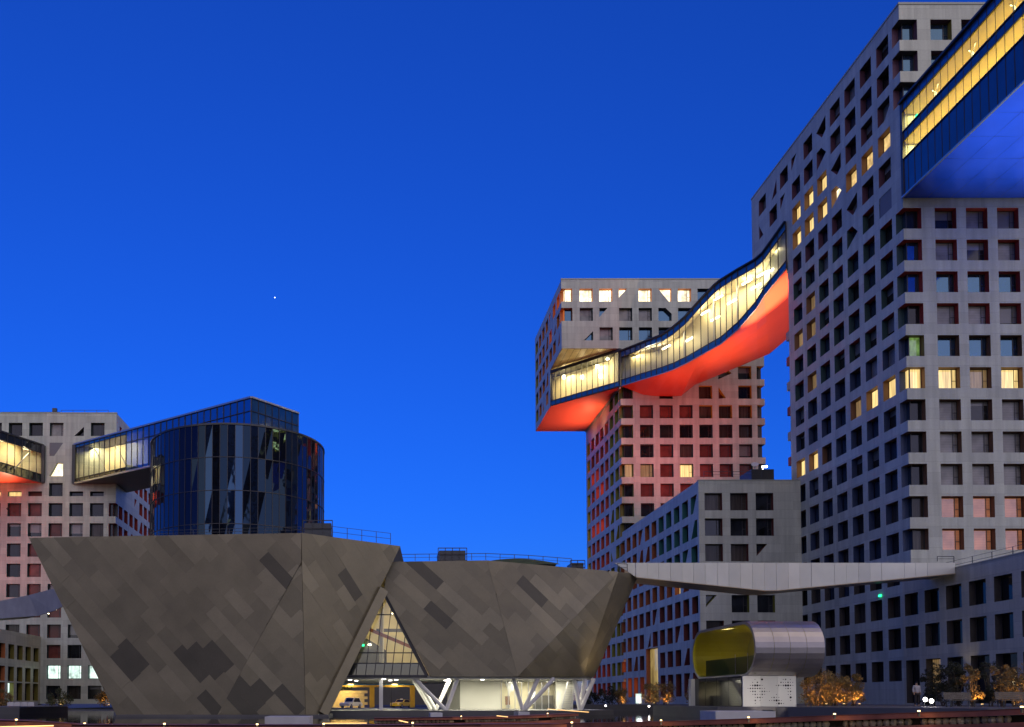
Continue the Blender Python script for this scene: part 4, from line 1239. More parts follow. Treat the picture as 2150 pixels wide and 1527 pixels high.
# foyer behind the triangle
b = MB()
iy = 80.0
b.poly([W(700, 1425, iy), W(915, 1425, iy), W(850, 1225, iy), W(770, 1225, iy)]); 
b.poly([W(903, 1421, RYF + .5), W(915, 1425, iy), W(850, 1225, iy), W(812, 1240, RYF + .5)])
b.poly([W(705, 1421, RYF + .5), W(700, 1425, iy), W(770, 1225, iy), W(800, 1240, RYF + .5)])
b.build('foyer_wall', ['cream'], tK)
b = MB(); b.prism([W(716, 1421, 77), W(812, 1421, 77), W(812, 1367, 77), W(797, 1357, 77), W(770, 1341, 77), W(730, 1341, 77)], (0, 1.5, 0)); b.build('projection_booth', ['soffit_dark'], tK)
b = MB(); b.tube(W(801, 1421, 75), W(801, 1270, 75), .22, None, 10); b.build('foyer_column', ['lobby_white'], tK)
b = MB(); b.bar(W(766, 1318, 74.5), W(876, 1364, 74.5), .12, .28); b.build('handrail', ['reveal_orange'], tK)
b = MB(); b.bar(W(790, 1324, 76), W(851, 1324, 76), .2, .28); b.build('foyer_beam', ['soffit_dark'], tK)
b = MB(); b.bar(W(757, 1355, 76.8), W(765, 1355, 76.8), .05, .18); b.build('exit_sign', ['lamp_green'], tK)
for px, py, y in ((826, 1289, 75), (776, 1354, 76.8), (759, 1335, 74)):
    p = W(px, py, y); b = MB(); b.box(p.x - .13, p.x + .13, p.y - .05, p.y, p.z - .07, p.z + .07); b.build('wall_lamp', ['lamp_warm'], tK)
lamp('foyer_light', 'AREA', W(806, 1262, 76), 120, (1.0, .80, .44), tK, size=1.5, to=W(806, 1400, 77))
lamp('foyer_light', 'POINT', W(845, 1345, 75.5), 75, (1.0, .82, .48), tK, size=.4)
# floor plate under the right wedge
b = MB(); b.prism([(-9.5, 71, -1.86), (16.6, 71, -1.86), (20.5, 75, -1.86), (20.5, 97.4, -1.86), (-9.5, 97.4, -1.86)], (0, 0, 1.0)); b.build('floor_plate', ['paving'], tK)
FLZ = -.86
# slanted columns
def strut(px0, px1, y0, y1, r=.17, m='white_paint'):
    b = MB(); b.tube((Xof(px0, y0), y0, FLZ), (Xof(px1, y1), y1, SOFZ - .1), r, r * 1.1, 10); b.build('slanted_column', [m], tK, smooth=True)
for a in ((937, 869, 72.6, 72.8), (937, 961, 72.6, 72.8), (915, 876, 76, 76), (915, 945, 76, 76), (1097, 1078, 73.4, 73.2), (1099, 1130, 73.4, 73.2), (1101, 1164, 73.4, 73.2),
          (1217, 1206, 75, 75.2), (1217, 1229, 75.4, 75.6), (1219, 1247, 75.2, 75.6), (905, 868, 78, 78)):
    strut(*a)
b = MB(); b.box(Xof(796, 73.5), Xof(804, 73.5), 73.4, 73.7, FLZ, SOFZ - .1); b.build('post', ['white_paint'], tK)
# lobby
ly = 80.0
b = MB(); b.prism([(Xof(966, ly), ly, FLZ), (Xof(1051, ly), ly, FLZ), (Xof(1051, ly), ly, SOFZ), (Xof(966, ly), ly, SOFZ)], (0, .4, 0)); b.build('lobby_wall', ['lobby_white'], tK)
b = MB(); b.prism([(Xof(940, 84), 84, FLZ), (Xof(966, ly) - .02, ly, FLZ), (Xof(966, ly) - .02, ly, SOFZ), (Xof(940, 84), 84, SOFZ)], (0, .4, 0)); b.build('lobby_wall', ['lobby_white'], tK)
b = MB(); b.prism([(Xof(1168, ly), ly, FLZ), (Xof(1203, ly), ly, FLZ), (Xof(1206, ly), ly, SOFZ), (Xof(1168, ly), ly, SOFZ)], (0, .4, 0)); b.build('lobby_wall', ['lobby_white'], tK)
for k in range(8):
    x0, x1 = lerp(Xof(1053, ly), Xof(1166, ly), k / 8), lerp(Xof(1053, ly), Xof(1166, ly), (k + 1) / 8)
    b = MB(); b.poly([(x0 + .02, ly, FLZ), (x1 - .02, ly, FLZ), (x1 - .02, ly, SOFZ), (x0 + .02, ly, SOFZ)]); b.build('pane', ['glass_clear'], tK)
    b = MB(); b.box(x0 - .03, x0 + .03, ly - .06, ly + .04, FLZ, SOFZ); b.build('mullion', ['steel'], tK)
by = 86.0
b = MB(); b.poly([(Xof(1040, by), by, FLZ), (Xof(1175, by), by, FLZ), (Xof(1175, by), by, SOFZ), (Xof(1040, by), by, SOFZ)]); b.build('lobby_back_wall', ['cream'], tK)
b = MB(); b.box(Xof(1120, 85), Xof(1160, 85), 84.6, 85.4, FLZ, FLZ + 1.3); b.build('reception_desk', ['soffit_dark'], tK)
b = MB(); b.prism([W(1058, 1430, 83), W(1078, 1430, 83), W(1078, 1450, 83), W(1070, 1455, 83), W(1072, 1487, 83), W(1062, 1487, 83), W(1068, 1452, 83)], (0, .1, 0)); b.build('white_banner', ['white_paint'], tK)
b = MB(); b.prism([W(1110, 1452, 83.4), W(1126, 1452, 83.4), W(1122, 1478, 83.4), W(1112, 1478, 83.4)], (0, .1, 0)); b.build('white_banner', ['white_paint'], tK)
b = MB(); b.poly([W(1060, 1462, 82.9), W(1070, 1462, 82.9), W(1071, 1480, 82.9), W(1061, 1480, 82.9)]); b.build('poster', ['pane_orange'], tK)
lamp('lobby_light', 'AREA', (Xof(1105, 83), 83, SOFZ - .25), 330, (1.0, .95, .78), tK, size=2.4, size_y=2, to=(Xof(1105, 83), 83, -3))
# metal stair to the right of the lobby
st_ = MB()
for k in range(14):
    f = k / 13
    p = W(lerp(1186, 1206, f), lerp(1487, 1424, f), 79.2)
    st_.box(p.x - .45, p.x + .45, p.y - .1, p.y + .16, p.z - .04, p.z)
st_.bar(W(1180, 1487, 79), W(1192, 1430, 79), .06, .1); st_.bar(W(1198, 1487, 79.2), W(1208, 1424, 79.2), .06, .1)
st_.build('stair', ['steel'], tK)
# lamp that grazes the right flank
lamp('flank_spot', 'SPOT', W(1268, 1452, 71.0), 900, (1.0, .74, .42), tK, size=.1, to=W(1262, 1345, 76), spot=60, blend=.8)
b = MB(); p = W(1268, 1456, 71.0); b.tube(p - V((0, 0, .3)), p, .1, .13, 8); b.build('flank_floodlight', ['steel_dark'], tK)
lamp('jamb_spot', 'SPOT', W(688, 1494, 70.5), 120, (1.0, .80, .45), tK, size=.1, to=W(770, 1300, 70.6), spot=50, blend=.8)
# ---- roof equipment
def roof_box(name, label, px0, px1, y0p, y1p, Y, d, lattice=True):
    a, c = W(px0, y1p, Y), W(px1, y0p, Y)
    r = thing(name, label, 'plant room', (a.x, Y, a.z))
    b = MB(); b.box(a.x + .1, c.x - .1, Y + .1, Y + d, a.z - .3, c.z - .2); b.build('housing', ['steel_dark'], r)
    b = MB()
    n = max(2, round((c.x - a.x) / .7))
    for i in range(n + 1):
        x = lerp(a.x, c.x, i / n); b.bar((x, Y, a.z - .3), (x, Y, c.z), .06, .06, up=V((0, 1, 0)))
    for z_ in (a.z, (a.z + c.z) / 2, c.z): b.bar((a.x, Y, z_), (c.x, Y, z_), .06, .07)
    b.build('screen_frame', ['frame'], r)
    return r
roof_box('roof_unit', 'caged dark plant box on the left cinema roof in front of the glass drum', 636, 698, 1093, 1126, 70.5, 3)
roof_box('roof_unit', 'caged dark plant box on the middle of the right cinema roof', 920, 980, 1151, 1177, 76, 3)
roof_box('roof_unit', 'small dark plant box near the right end of the cinema roof', 1198, 1228, 1177, 1192, 78.5, 2)
railing('roof_railing', 'railing on the left cinema roof right of the caged box', [W(698, 1129, 69.5), W(820, 1143, 71)], .9, 1.2, tk=.6)
railing('roof_railing', 'low railing along the left cinema roof in front of the glass drum', [W(330, 1127, 72), W(632, 1119, 72)], .5, 2.4, tk=.6)
railing('roof_railing', 'long railing on the right cinema roof behind the caged box', [W(842, 1178, 79), W(1020, 1176, 79), W(1110, 1180, 79), W(1200, 1187, 80)], .6, 1.2)
g_ = MB()
N = 16
for i in range(N):
    t0, t1 = i / N, (i + 1) / N
    xa, xb = Xof(lerp(1000, 1175, t0), 76), Xof(lerp(1000, 1175, t1), 76)
    ha, hb = sin(pi * t0) * .42, sin(pi * t1) * .42
    z0 = Zof(1181, 76)
    g_.poly([(xa, 75.2, z0 - .3), (xb, 75.2, z0 - .3), (xb, 76.5, z0 + hb), (xa, 76.5, z0 + ha)]); g_.poly([(xa, 76.5, z0 + ha), (xb, 76.5, z0 + hb), (xb, 79, z0 - .3), (xa, 79, z0 - .3)])
g_.build('grass_mound', ['grass_roof'], tK)

# ---- gold portal, lit wall and street behind the passage
tG = thing('gateway', 'gold painted portal frame seen through the cinema passage', 'gateway', (0, 98, STREET_Z))
gz = -.86
for px in (690, 781, 866):
    x = Xof(px, 99); b = MB(); b.box(x - .28, x + .28, 99, 99.6, gz, Zof(1443, 99)); b.build('post', ['gold_paint'], tG)
b = MB(); b.box(Xof(680, 99), Xof(872, 99), 98.95, 99.65, Zof(1443, 99) + .002, Zof(1439, 99)); b.build('beam', ['gold_paint'], tG)
b = MB(); b.box(Xof(680, 99), Xof(872, 99), 99.2, 99.3, Zof(1439, 99) + .002, Zof(1425, 99)); b.build('glass_band', ['spandrel_blue'], tG)
for x in (Xof(735, 98), Xof(830, 98)):
    lamp('portal_light', 'AREA', (x, 97.6, 1.7), 60, (1.0, .72, .25), tG, size=.6, to=(x, 99.5, -.4))
b = MB()
a, c = W(672, 1489, 270), W(779, 1459, 270)
wl = thing('garden_wall', 'ochre lit brick wall seen through the cinema passage', 'wall', (a.x, 150, STREET_Z))
rowsn, n = 6, 14
for r in range(rowsn):
    for k in range(n):
        x0 = lerp(a.x, c.x, (k + (.5 if r % 2 else 0)) / (n + .5)); w_ = (c.x - a.x) / (n + .5)
        z0 = lerp(STREET_Z, c.z, r / rowsn); z1 = lerp(STREET_Z, c.z, (r + 1) / rowsn)
        key = ('blk', round(w_, 2), round(z1 - z0, 2))
        if key not in _wc:
            q = MB(); q.box(.01, w_ - .01, 0, .3, .01, z1 - z0 - .01); _wc[key] = q.mesh('block', ['lit_wall'])
        link('block', _wc[key], wl, Matrix.Translation((x0, 150, z0)))
lamp('wall_light', 'AREA', (Xof(725, 146), 146, 2.4), 520, (1.0, .75, .3), wl, size=4, size_y=.4, to=(Xof(725, 270), 150, -.6))
b = MB(); b.box(-40, 34, 190, 200, -1.1, 6.5); bb = tag(b.build('background_hall', ['soffit_dark']), 'long dark hall far behind the cinema passage', 'building')

# ================================================================== glass drum
def drum_mat(name, base, ior, bl=.35):
    m, t, b = _new(name)
    oi = t.nodes.new('ShaderNodeObjectInfo')
    r = mapr(t, oi.outputs['Random'], 1 - bl, 1 + bl)
    t.links.new(hsv(t, base, r), b.inputs['Base Color'])
    b.inputs['Roughness'].default_value = .03; b.inputs['IOR'].default_value = ior
    b.inputs['Specular Tint'].default_value = (.32, .62, 1.0, 1)
    o = coords(t)
    bump(t, b, noise(t, o, .5, 2), .12, .1)
drum_mat('drum_dark', (.006, .007, .008), 1.5)
drum_mat('drum_mirror', (.015, .045, .11), 2.3)
drum_mat('drum_mid', (.008, .012, .02), 1.9)
DRX, DRY, DRR, DRT = Xof(500, 114, 20), 114.0, 11.25, 32.9
tR = thing('glass_drum', 'round dark mirror glass hotel drum behind the left half of the cinema', 'building', (DRX, DRY, -.6))
ncol, nrow = 78, 8
z0d = 1.0
zr = [z0d + (DRT - z0d) * k / nrow for k in range(nrow + 1)]
def colmat(px):  # bands of mirrored sky and towers put into the glass choice per column
    for a, c in ((335, 371), (424, 441), (474, 512), (525, 540)):
        if a <= px <= c: return 'drum_mid'
    if px < 335 or px > 600: return 'drum_mid'
    return 'drum_dark'
fr = MB(); rg = MB()
for k in range(ncol):
    a0, a1 = 2 * pi * k / ncol, 2 * pi * (k + 1) / ncol
    am = (a0 + a1) / 2
    p0 = V((DRX + DRR * cos(a0), DRY + DRR * sin(a0), 0)); p1 = V((DRX + DRR * cos(a1), DRY + DRR * sin(a1), 0))
    nrm = V((cos(am), sin(am), 0))
    vis = sin(am) < .12
    px = PRJ((DRX + DRR * cos(am), DRY + DRR * sin(am), 20))[0]
    if vis:
        fr.bar(p0 + V((0, 0, z0d)), p0 + V((0, 0, DRT)), .07, .1, up=nrm)
    for r in range(nrow):
        q = [p0 + V((0, 0, zr[r])), p1 + V((0, 0, zr[r])), p1 + V((0, 0, zr[r + 1])), p0 + V((0, 0, zr[r + 1]))]
        if vis and r >= 1:
            j = [nrm * random.uniform(-.022, .022) for _ in q]
            b = MB(); b.poly([x + y for x, y in zip(q, j)]); b.build('pane', [colmat(px)], tR)
        else: rg.poly(q)
        if vis: fr.bar(p0 + V((0, 0, zr[r])) + nrm * .03, p1 + V((0, 0, zr[r])) + nrm * .03, .07, .08)
fr.build('mullion_frame', ['frame'], tR)
rg.build('rear_glazing', ['drum_dark'], tR)
rf = MB(); rf.poly([(DRX + DRR * cos(2 * pi * k / ncol), DRY + DRR * sin(2 * pi * k / ncol), DRT) for k in range(ncol)]); rf.build('roof', ['roofing'], tR)
rim = MB()
for k in range(ncol):
    a0, a1 = 2 * pi * k / ncol, 2 * pi * (k + 1) / ncol
    rim.bar((DRX + DRR * cos(a0), DRY + DRR * sin(a0), DRT), (DRX + DRR * cos(a1), DRY + DRR * sin(a1), DRT), .2, .22)
rim.build('roof_rim', ['steel_dark'], tR)

# ================================================================== unseen towers and skybridge, added for the glass drum to mirror
def opposite(label, x0, x1, y, top, lit):
    r = thing('added_opposite_tower', label, 'tower', (x0, y, -.6))
    ws = []
    n = int((x1 - x0 - 1.0) / 3.05)
    for k in range(n):
        for j in range(int(top / 3.13) - 1):
            ws.append((-x1 + 1.0 + 3.05 * k, 1.2 + 3.13 * j, 2.05, 2.05, 'sq', 'B_front', 'pane_lit' if random.random() < lit else 'pane_dark'))
    facade(r, (0, y, 0), (-1, 0, 0), [(-x1, -x0, -.6, top)], ws, wallmat='facade_dark')
    shell(r, x0, x1, y - 20, y, -.6, top, ['y0', 'x0', 'x1'], wallmat='facade_dark')
opposite('added grey tower behind the viewer mirrored left of centre in the glass drum', -92, -50, -46, 92, .05)
opposite('added grey tower behind the viewer mirrored right of centre in the glass drum', 46, 92, -46, 90, .06)
opposite('added tall slim tower behind the viewer mirrored in the middle of the glass drum', -26, -10, -60, 96, .05)
oz = thing('skybridge', 'added yellow lit skybridge behind the viewer mirrored in the glass drum', 'skybridge', (-52, -44, 34))
for k in range(16):
    x0 = lerp(-52, -26, k / 16); x1 = lerp(-52, -26, (k + 1) / 16)
    b = MB(); b.poly([(x1 - .05, -44, 34.6), (x0 + .05, -44, 34.6), (x0 + .05, -44, 39), (x1 - .05, -44, 39)], 0, [(0, 0), (1, 0), (1, 1), (0, 1)]); b.build('pane', ['pane_lit'], oz)
b = MB(); b.box(-52, -26, -52, -44.05, 34.0, 39.4); b.build('body', ['soffit_dark'], oz)
b = MB(); b.box(-52, -26, -52, -44.0, 33.4, 33.95); b.build('soffit', ['soffit_red'], oz)
# ================================================================== footbridges of pale panels
for nm, c in (('alu_a', (.66, .68, .60)), ('alu_b', (.62, .64, .57)), ('alu_c', (.70, .72, .64)), ('alu_d', (.59, .61, .55))):
    mat(nm, c, .45, .15, vary=.05, vscale=.7)
tF = thing('footbridge', 'long pale panelled footbridge from the cinema roof to the wing on the right', 'footbridge', W(1333, 1212, 76.5))
FY = 76.5
def yb_(px):
    return lerp(1212, 1241, (px - 1335) / (1615 - 1335)) if px < 1615 else lerp(1241, 1207, (px - 1615) / (1975 - 1615))
topz = Zof(1182, FY)
pxs = [1335]
while pxs[-1] < 1960: pxs.append(pxs[-1] + 24.5 + random.uniform(-1, 1))
pxs[-1] = 2005
xs_ = [Xof(p, FY, 12) for p in pxs]
for i in range(len(pxs) - 1):
    x0, x1 = xs_[i] + .009, xs_[i + 1] - .009
    zb0, zb1 = Zof(yb_(pxs[i]), FY), Zof(yb_(pxs[i + 1]), FY)
    yo = random.uniform(0, .03)
    b = MB(); b.prism([(x0, FY - yo, zb0), (x1, FY - yo, zb1), (x1, FY - yo, topz), (x0, FY - yo, topz)], (0, .12, 0)); b.build('panel', [random.choice(['alu_a', 'alu_b', 'alu_c', 'alu_d', 'alu_a'])], tF)
b = MB()
for i in range(len(pxs) - 1):
    zb0, zb1 = Zof(yb_(pxs[i]), FY), Zof(yb_(pxs[i + 1]), FY)
    b.poly([(xs_[i], FY + .02, zb0 + .02), (xs_[i + 1], FY + .02, zb1 + .02), (xs_[i + 1], FY + 3.5, zb1 + .02), (xs_[i], FY + 3.5, zb0 + .02)])
    b.poly([(xs_[i], FY + 3.5, zb0), (xs_[i + 1], FY + 3.5, zb1), (xs_[i + 1], FY + 3.5, topz), (xs_[i], FY + 3.5, topz)])
b.build('underside', ['soffit_gold'], tF)
b = MB(); b.box(xs_[0], xs_[-1], FY + .13, FY + 3.49, topz - 1.0, topz - .9); b.build('deck', ['concrete'], tF)
b = MB(); b.prism([W(1290, 1182, FY), W(1334, 1182, FY), W(1334, 1211, FY), W(1318, 1200, FY)], (0, .12, 0)); b.build('panel', ['alu_b'], tF)
b = MB()
for i in range(len(pxs) - 1):
    b.bar((xs_[i], FY + .0, Zof(yb_(pxs[i]), FY) - .03), (xs_[i + 1], FY + .0, Zof(yb_(pxs[i + 1]), FY) - .03), .16, .06)
b.build('edge_trim', ['soffit_gold'], tF)
railing('footbridge_gate', 'small dark handrail frame at the cinema end of the pale footbridge', [W(1296, 1199, FY - .6), W(1317, 1200, FY - .6)], .65, .8)
railing('roof_railing', 'glass edged railing climbing along the roof of the right wing', [V((AX + .9, 80.5, PTOP + .12)), V((AX + .9, 66, PTOP + .12))], .8, 2.2, tk=.5)
railing('roof_railing', 'low railing at the wing end of the pale footbridge', [W(1968, 1179, 78.4), W(2003, 1179, 78.0)], .45, .9)
# exit sign under the footbridge
p = W(1841, 1251, 88); b = MB(); b.box(AX - .12, AX - .04, p.y - .2, p.y + .2, p.z - .1, p.z + .1)
s_ = tag(b.build('exit_sign', ['lamp_green']), 'small green exit sign on the tower wall under the pale footbridge', 'sign')
# footbridge fragment on the left
tH = thing('footbridge', 'dark grey footbridge reaching the left flank of the cinema from the left edge', 'footbridge', W(60, 1290, 84))
up_ = [(-80, 1283, 96), (0, 1262, 88), (60, 1250, 84), (108, 1237, 80), (135, 1232, 78)]
lo_ = [(-80, 1312, 96), (0, 1299, 88), (80, 1293, 83), (112, 1283, 80), (135, 1272, 78)]
for (a, c, e, f) in zip(up_, up_[1:], lo_, lo_[1:]):
    b = MB(); b.prism([W(*e), W(*f), W(*c), W(*a)], (0, .15, 0)); b.build('panel', ['concrete'], tH)
    b = MB(); P_ = [W(*e), W(*f)]; b.poly([P_[0] + V((0, .1, .01)), P_[1] + V((0, .1, .01)), P_[1] + V((-2.2, 3, .01)), P_[0] + V((-2.2, 3, .01))]); b.build('underside', ['soffit_gold'], tH)
for px, py in ((102, 1289), (117, 1281)):
    p = W(px, py, 82.5); b = MB(); b.box(p.x - .06, p.x + .06, p.y - .06, p.y + .06, p.z, p.z + .04); b.build('downlight', ['lamp_warm'], tH)

# ================================================================== steel tube pavilion
def tube_mat():
    m, t, b = _new('brushed_steel')
    o = coords(t)
    st = noise(t, scaled(t, o, (.25, 14, 14)), 2.0, 4)
    cl = noise(t, o, .7, 3)
    t.links.new(hsv(t, (.46, .43, .42), mapr(t, cl, .9, 1.08, .3, .7)), b.inputs['Base Color'])
    b.inputs['Metallic'].default_value = 1.0
    t.links.new(mapr(t, st, .36, .48), b.inputs['Roughness'])
    bump(t, b, st, .03, .02)
tube_mat()
mat('tube_yellow', (.46, .43, .03), .4, vary=.08, vscale=.7)
mat('tube_green', (.14, .20, .03), .35, vary=.06, vscale=.6)
tT = thing('tube_pavilion', 'brushed steel tube pavilion with a yellow green inside raised on a small base', 'pavilion', (25.3, 60, PLAZA_Z))
TX0, TX1, TYN, TYF = Xof(1580, 58.5, 3), Xof(1733, 58.0, 3), 58.0, 69.7
zc, rr = (Zof(1303, 59.2) + Zof(1421, 59.2)) / 2, (Zof(1303, 59.2) - Zof(1421, 59.2)) / 2
prof = []
for k in range(17):
    a = radians(-90 + 180 * k / 16); prof.append((TYN + rr - rr * cos(a), zc + rr * sin(a)))          # near round side, bottom to top
for k in range(17):
    a = radians(90 + 180 * k / 16); prof.append((TYF - rr - rr * cos(a) * 1.0, zc + rr * sin(a)))
segs = [0, .27, .5, .74, 1.0]
n = len(prof)
for s in range(4):
    x0, x1 = lerp(TX0, TX1, segs[s]) + (.012 if s else 0), lerp(TX0, TX1, segs[s + 1]) - .012
    b = MB()
    for i in range(n):
        j = (i + 1) % n
        b.poly([(x1, *prof[i]), (x1, *prof[j]), (x0, *prof[j]), (x0, *prof[i])])
    b.build('shell_ring', ['brushed_steel'], tT, smooth=True)
def scale_prof(k): return [((y - (TYN + TYF) / 2) * (1 - k / ((TYF - TYN) / 2)) + (TYN + TYF) / 2, (z_ - zc) * (1 - k / rr) + zc) for y, z_ in prof]
inn = scale_prof(.2)
b = MB()
for i in range(n):
    j = (i + 1) % n
    b.poly([(TX0, *prof[i]), (TX0, *prof[j]), (TX0, *inn[j]), (TX0, *inn[i])])
b.build('rim', ['steel'], tT)
b = MB()
for i in range(n):
    j = (i + 1) % n
    b.poly([(TX0 + .001, *inn[i]), (TX0 + .001, *inn[j]), (TX1 - .3, *inn[j]), (TX1 - .3, *inn[i])])
b.build('inner_lining', ['tube_yellow'], tT, smooth=True)
b = MB(); b.poly([(TX1 - .31, *p) for p in inn]); b.poly([(TX1 - .01, *p) for p in prof]); b.build('end_wall', ['tube_yellow'], tT)
b = MB()
zi = zc - rr + .2
b.prism([(TX0 + .35, TYN + 1.0, zi), (TX0 + .35, TYF - 2.0, zi), (TX0 + .35, TYF - 2.0, zi + 1.25), (TX0 + .35, TYN + 1.0, zi + 1.25)], (.05, 0, 0)); b.build('balustrade_panel', ['tube_green'], tT)
b = MB(); b.poly([(TX0 + .12, *p) for p in inn]); b.build('front_glass', ['glass_clear'], tT)
for px in (1546, 1572):
    y = (TX0 + .3) * FPX / (px - CX)
    b = MB(); b.tube((TX0 + .25, y, zi + .1), (TX0 + .25, y, zi + 1.45), .025, None, 6); b.build('rail_post', ['white_paint'], tT)
lamp('tube_light', 'AREA', (TX0 + 2.6, 63.5, zc + rr - .35), 190, (1.0, .80, .30), tT, size=1.2, size_y=6, to=(TX0 + 2.4, 63.5, 0))
# base: perforated white wall and dark glass
zb0, zb1 = PLAZA_Z, zc - rr + .06
bx0, bx1 = Xof(1560, 59.4), Xof(1672, 59.4)
px_cuts = [0, .33, .66, 1.0]
HOLES = """5 0 1,8 0 0,4 1 1,6 1 2,18 0 2,17 0 1,20 0 1,3 2 1,4 2 2,5 2 3,6 2 3,7 2 2,8 2 1,16 1 2,17 1 1,18 1 1,19 1 2,20 1 1,21 1 1,2 3 1,3 3 2,4 3 2,5 3 2,6 3 2,7 3 2,8 3 1,9 3 1,14 2 1,15 2 2,16 2 1,17 2 2,18 2 3,19 2 3,20 2 2,21 2 1,
3 4 1,4 4 2,5 4 2,7 4 1,8 4 2,9 4 2,10 4 1,11 4 1,18 3 1,19 3 2,20 3 1,4 5 1,5 5 2,6 5 1,7 5 1,8 5 2,9 5 1,19 4 1,20 4 2,19 5 1,20 5 1,5 6 1,6 6 2,7 6 2,8 6 1,12 6 1,13 6 2,14 6 1,15 6 1,14 5 1,20 6 3,5 7 2,7 7 1,11 7 1,12 7 1,13 7 2,14 7 3,15 7 2,16 7 1,20 7 1,5 8 1,14 8 1,15 8 3,16 8 2,17 8 1"""
for k in range(3):
    x0, x1 = lerp(bx0, bx1, px_cuts[k]), lerp(bx0, bx1, px_cuts[k + 1])
    b = MB(); b.box(x0 + .006, x1 - .006, 59.4, 59.5, zb0, zb1); b.build('perforated_panel', ['alu_c' if k != 1 else 'alu_d'], tT)
mat('hole_dark', (.015, .015, .015), .9)
hl = MB()
for it in HOLES.replace('\n', '').split(','):
    a, c, s = [int(v) for v in it.split()]
    x = lerp(bx0, bx1, (a + .2) / 22.6); z_ = lerp(zb1 - .12, zb0 + .05, (c + .6) / 9.4); r_ = (.028, .05, .075)[s - 1]
    hl.poly([(x + r_ * cos(2 * pi * i / 8), 59.396, z_ + r_ * sin(2 * pi * i / 8)) for i in range(8)])
ho = hl.build('perforation', ['hole_dark'], tT); ho['kind'] = 'stuff'
b = MB(); b.box(bx0 + .03, bx1 - .03, 59.502, 66.5, zb0, zb1 - .01); b.build('base_core', ['alu_d'], tT)
yb0, yb1 = 60.1, 68.2
for k in range(4):
    ya, yc = lerp(59.55, yb1, k / 4), lerp(59.55, yb1, (k + 1) / 4)
    b = MB(); b.box(bx0 - .04, bx0 + .025, ya + .03, yc - .03, zb0, zb1 - .01); b.build('base_glass', ['pane_dark'], tT)
b = MB(); b.box(bx0 - .35, bx0 + .02, yb1, yb1 + .5, zb0, zb1 - .01); b.build('base_post', ['alu_c'], tT)
pw = thing('ground_floodlight', 'low floodlight in front of the perforated pavilion wall', 'lamp', (Xof(1612, 54.5), 54.5, -.66), 'ground floodlights at the pavilion')
b = MB(); b.box(Xof(1612, 54.5) - .3, Xof(1612, 54.5) + .3, 54.4, 54.6, -1.24, -.62); b.build('body', ['steel_dark'], pw)
lamp('beam', 'SPOT', (Xof(1612, 54.5), 54.55, -.5), 420, (1.0, .84, .72), pw, size=.2, to=((bx0 + bx1) / 2, 59.4, .7), spot=56, blend=.5)
slab('pavilion_terrace', [(22.6, 57.6), (26.45, 57.6), (26.45, 71), (22.6, 71)], PLAZA_Z - .012, ['paving'])
slab('stone_landing', [(Xof(1502, 50), 50), (Xof(1628, 50), 50), (Xof(1628, 50) + .6, 54), (Xof(1502, 50) + .6, 54)], Zof(1494, 50), ['concrete_light'])
slab('stone_step', [(Xof(556, 46), 46), (Xof(650, 46), 46), (Xof(650, 46), 48.5), (Xof(556, 46), 48.5)], Zof(1505, 46), ['concrete_light'], low=-1.3)
slab('stone_step', [(Xof(904, 60), 60), (Xof(929, 60), 60), (Xof(929, 60), 62), (Xof(904, 60), 62)], Zof(1497, 60), ['concrete_light'], low=-1.3)
slab('stone_step', [(Xof(1088, 62), 62), (Xof(1112, 62), 62), (Xof(1112, 62), 64), (Xof(1088, 62), 64)], Zof(1495, 62), ['concrete_light'], low=-1.3)
slab('cinema_kerb', [(Xof(245, 64), 63.8), (Xof(690, 64), 63.8), (Xof(690, 64), 71), (Xof(245, 64), 71)], -1.1, ['paving'])

# ================================================================== foreground: rust steel edges over stone cages
mat('corten', (.30, .10, .06), .65, .2, vary=.25, vscale=2.5, bmp=.1)
mat('gabion_stone', (.42, .36, .22), .85, vary=.25, vscale=6, rnd=.35, bmp=.3)
mat('gabion_core', (.03, .03, .025), .9)
STM = []
for k in range(5):
    rnd = random.Random(k)
    b = MB()
    ring = []
    for j in range(4):
        z_ = j / 3
        rad = (.62, 1.0, .95, .55)[j]
        ring.append([V((cos(2 * pi * i / 7) * .5 * rad * rnd.uniform(.85, 1.1), sin(2 * pi * i / 7) * .5 * rad * rnd.uniform(.8, 1.1), z_)) for i in range(7)])
    for j in range(3):
        for i in range(7):
            i2 = (i + 1) % 7
            b.poly([ring[j][i], ring[j][i2], ring[j + 1][i2], ring[j + 1][i]])
    b.poly(ring[3]); STM.append(b.mesh('stone', ['gabion_stone']))
ORD = ('leftmost', 'second', 'third', 'fourth', 'fifth')
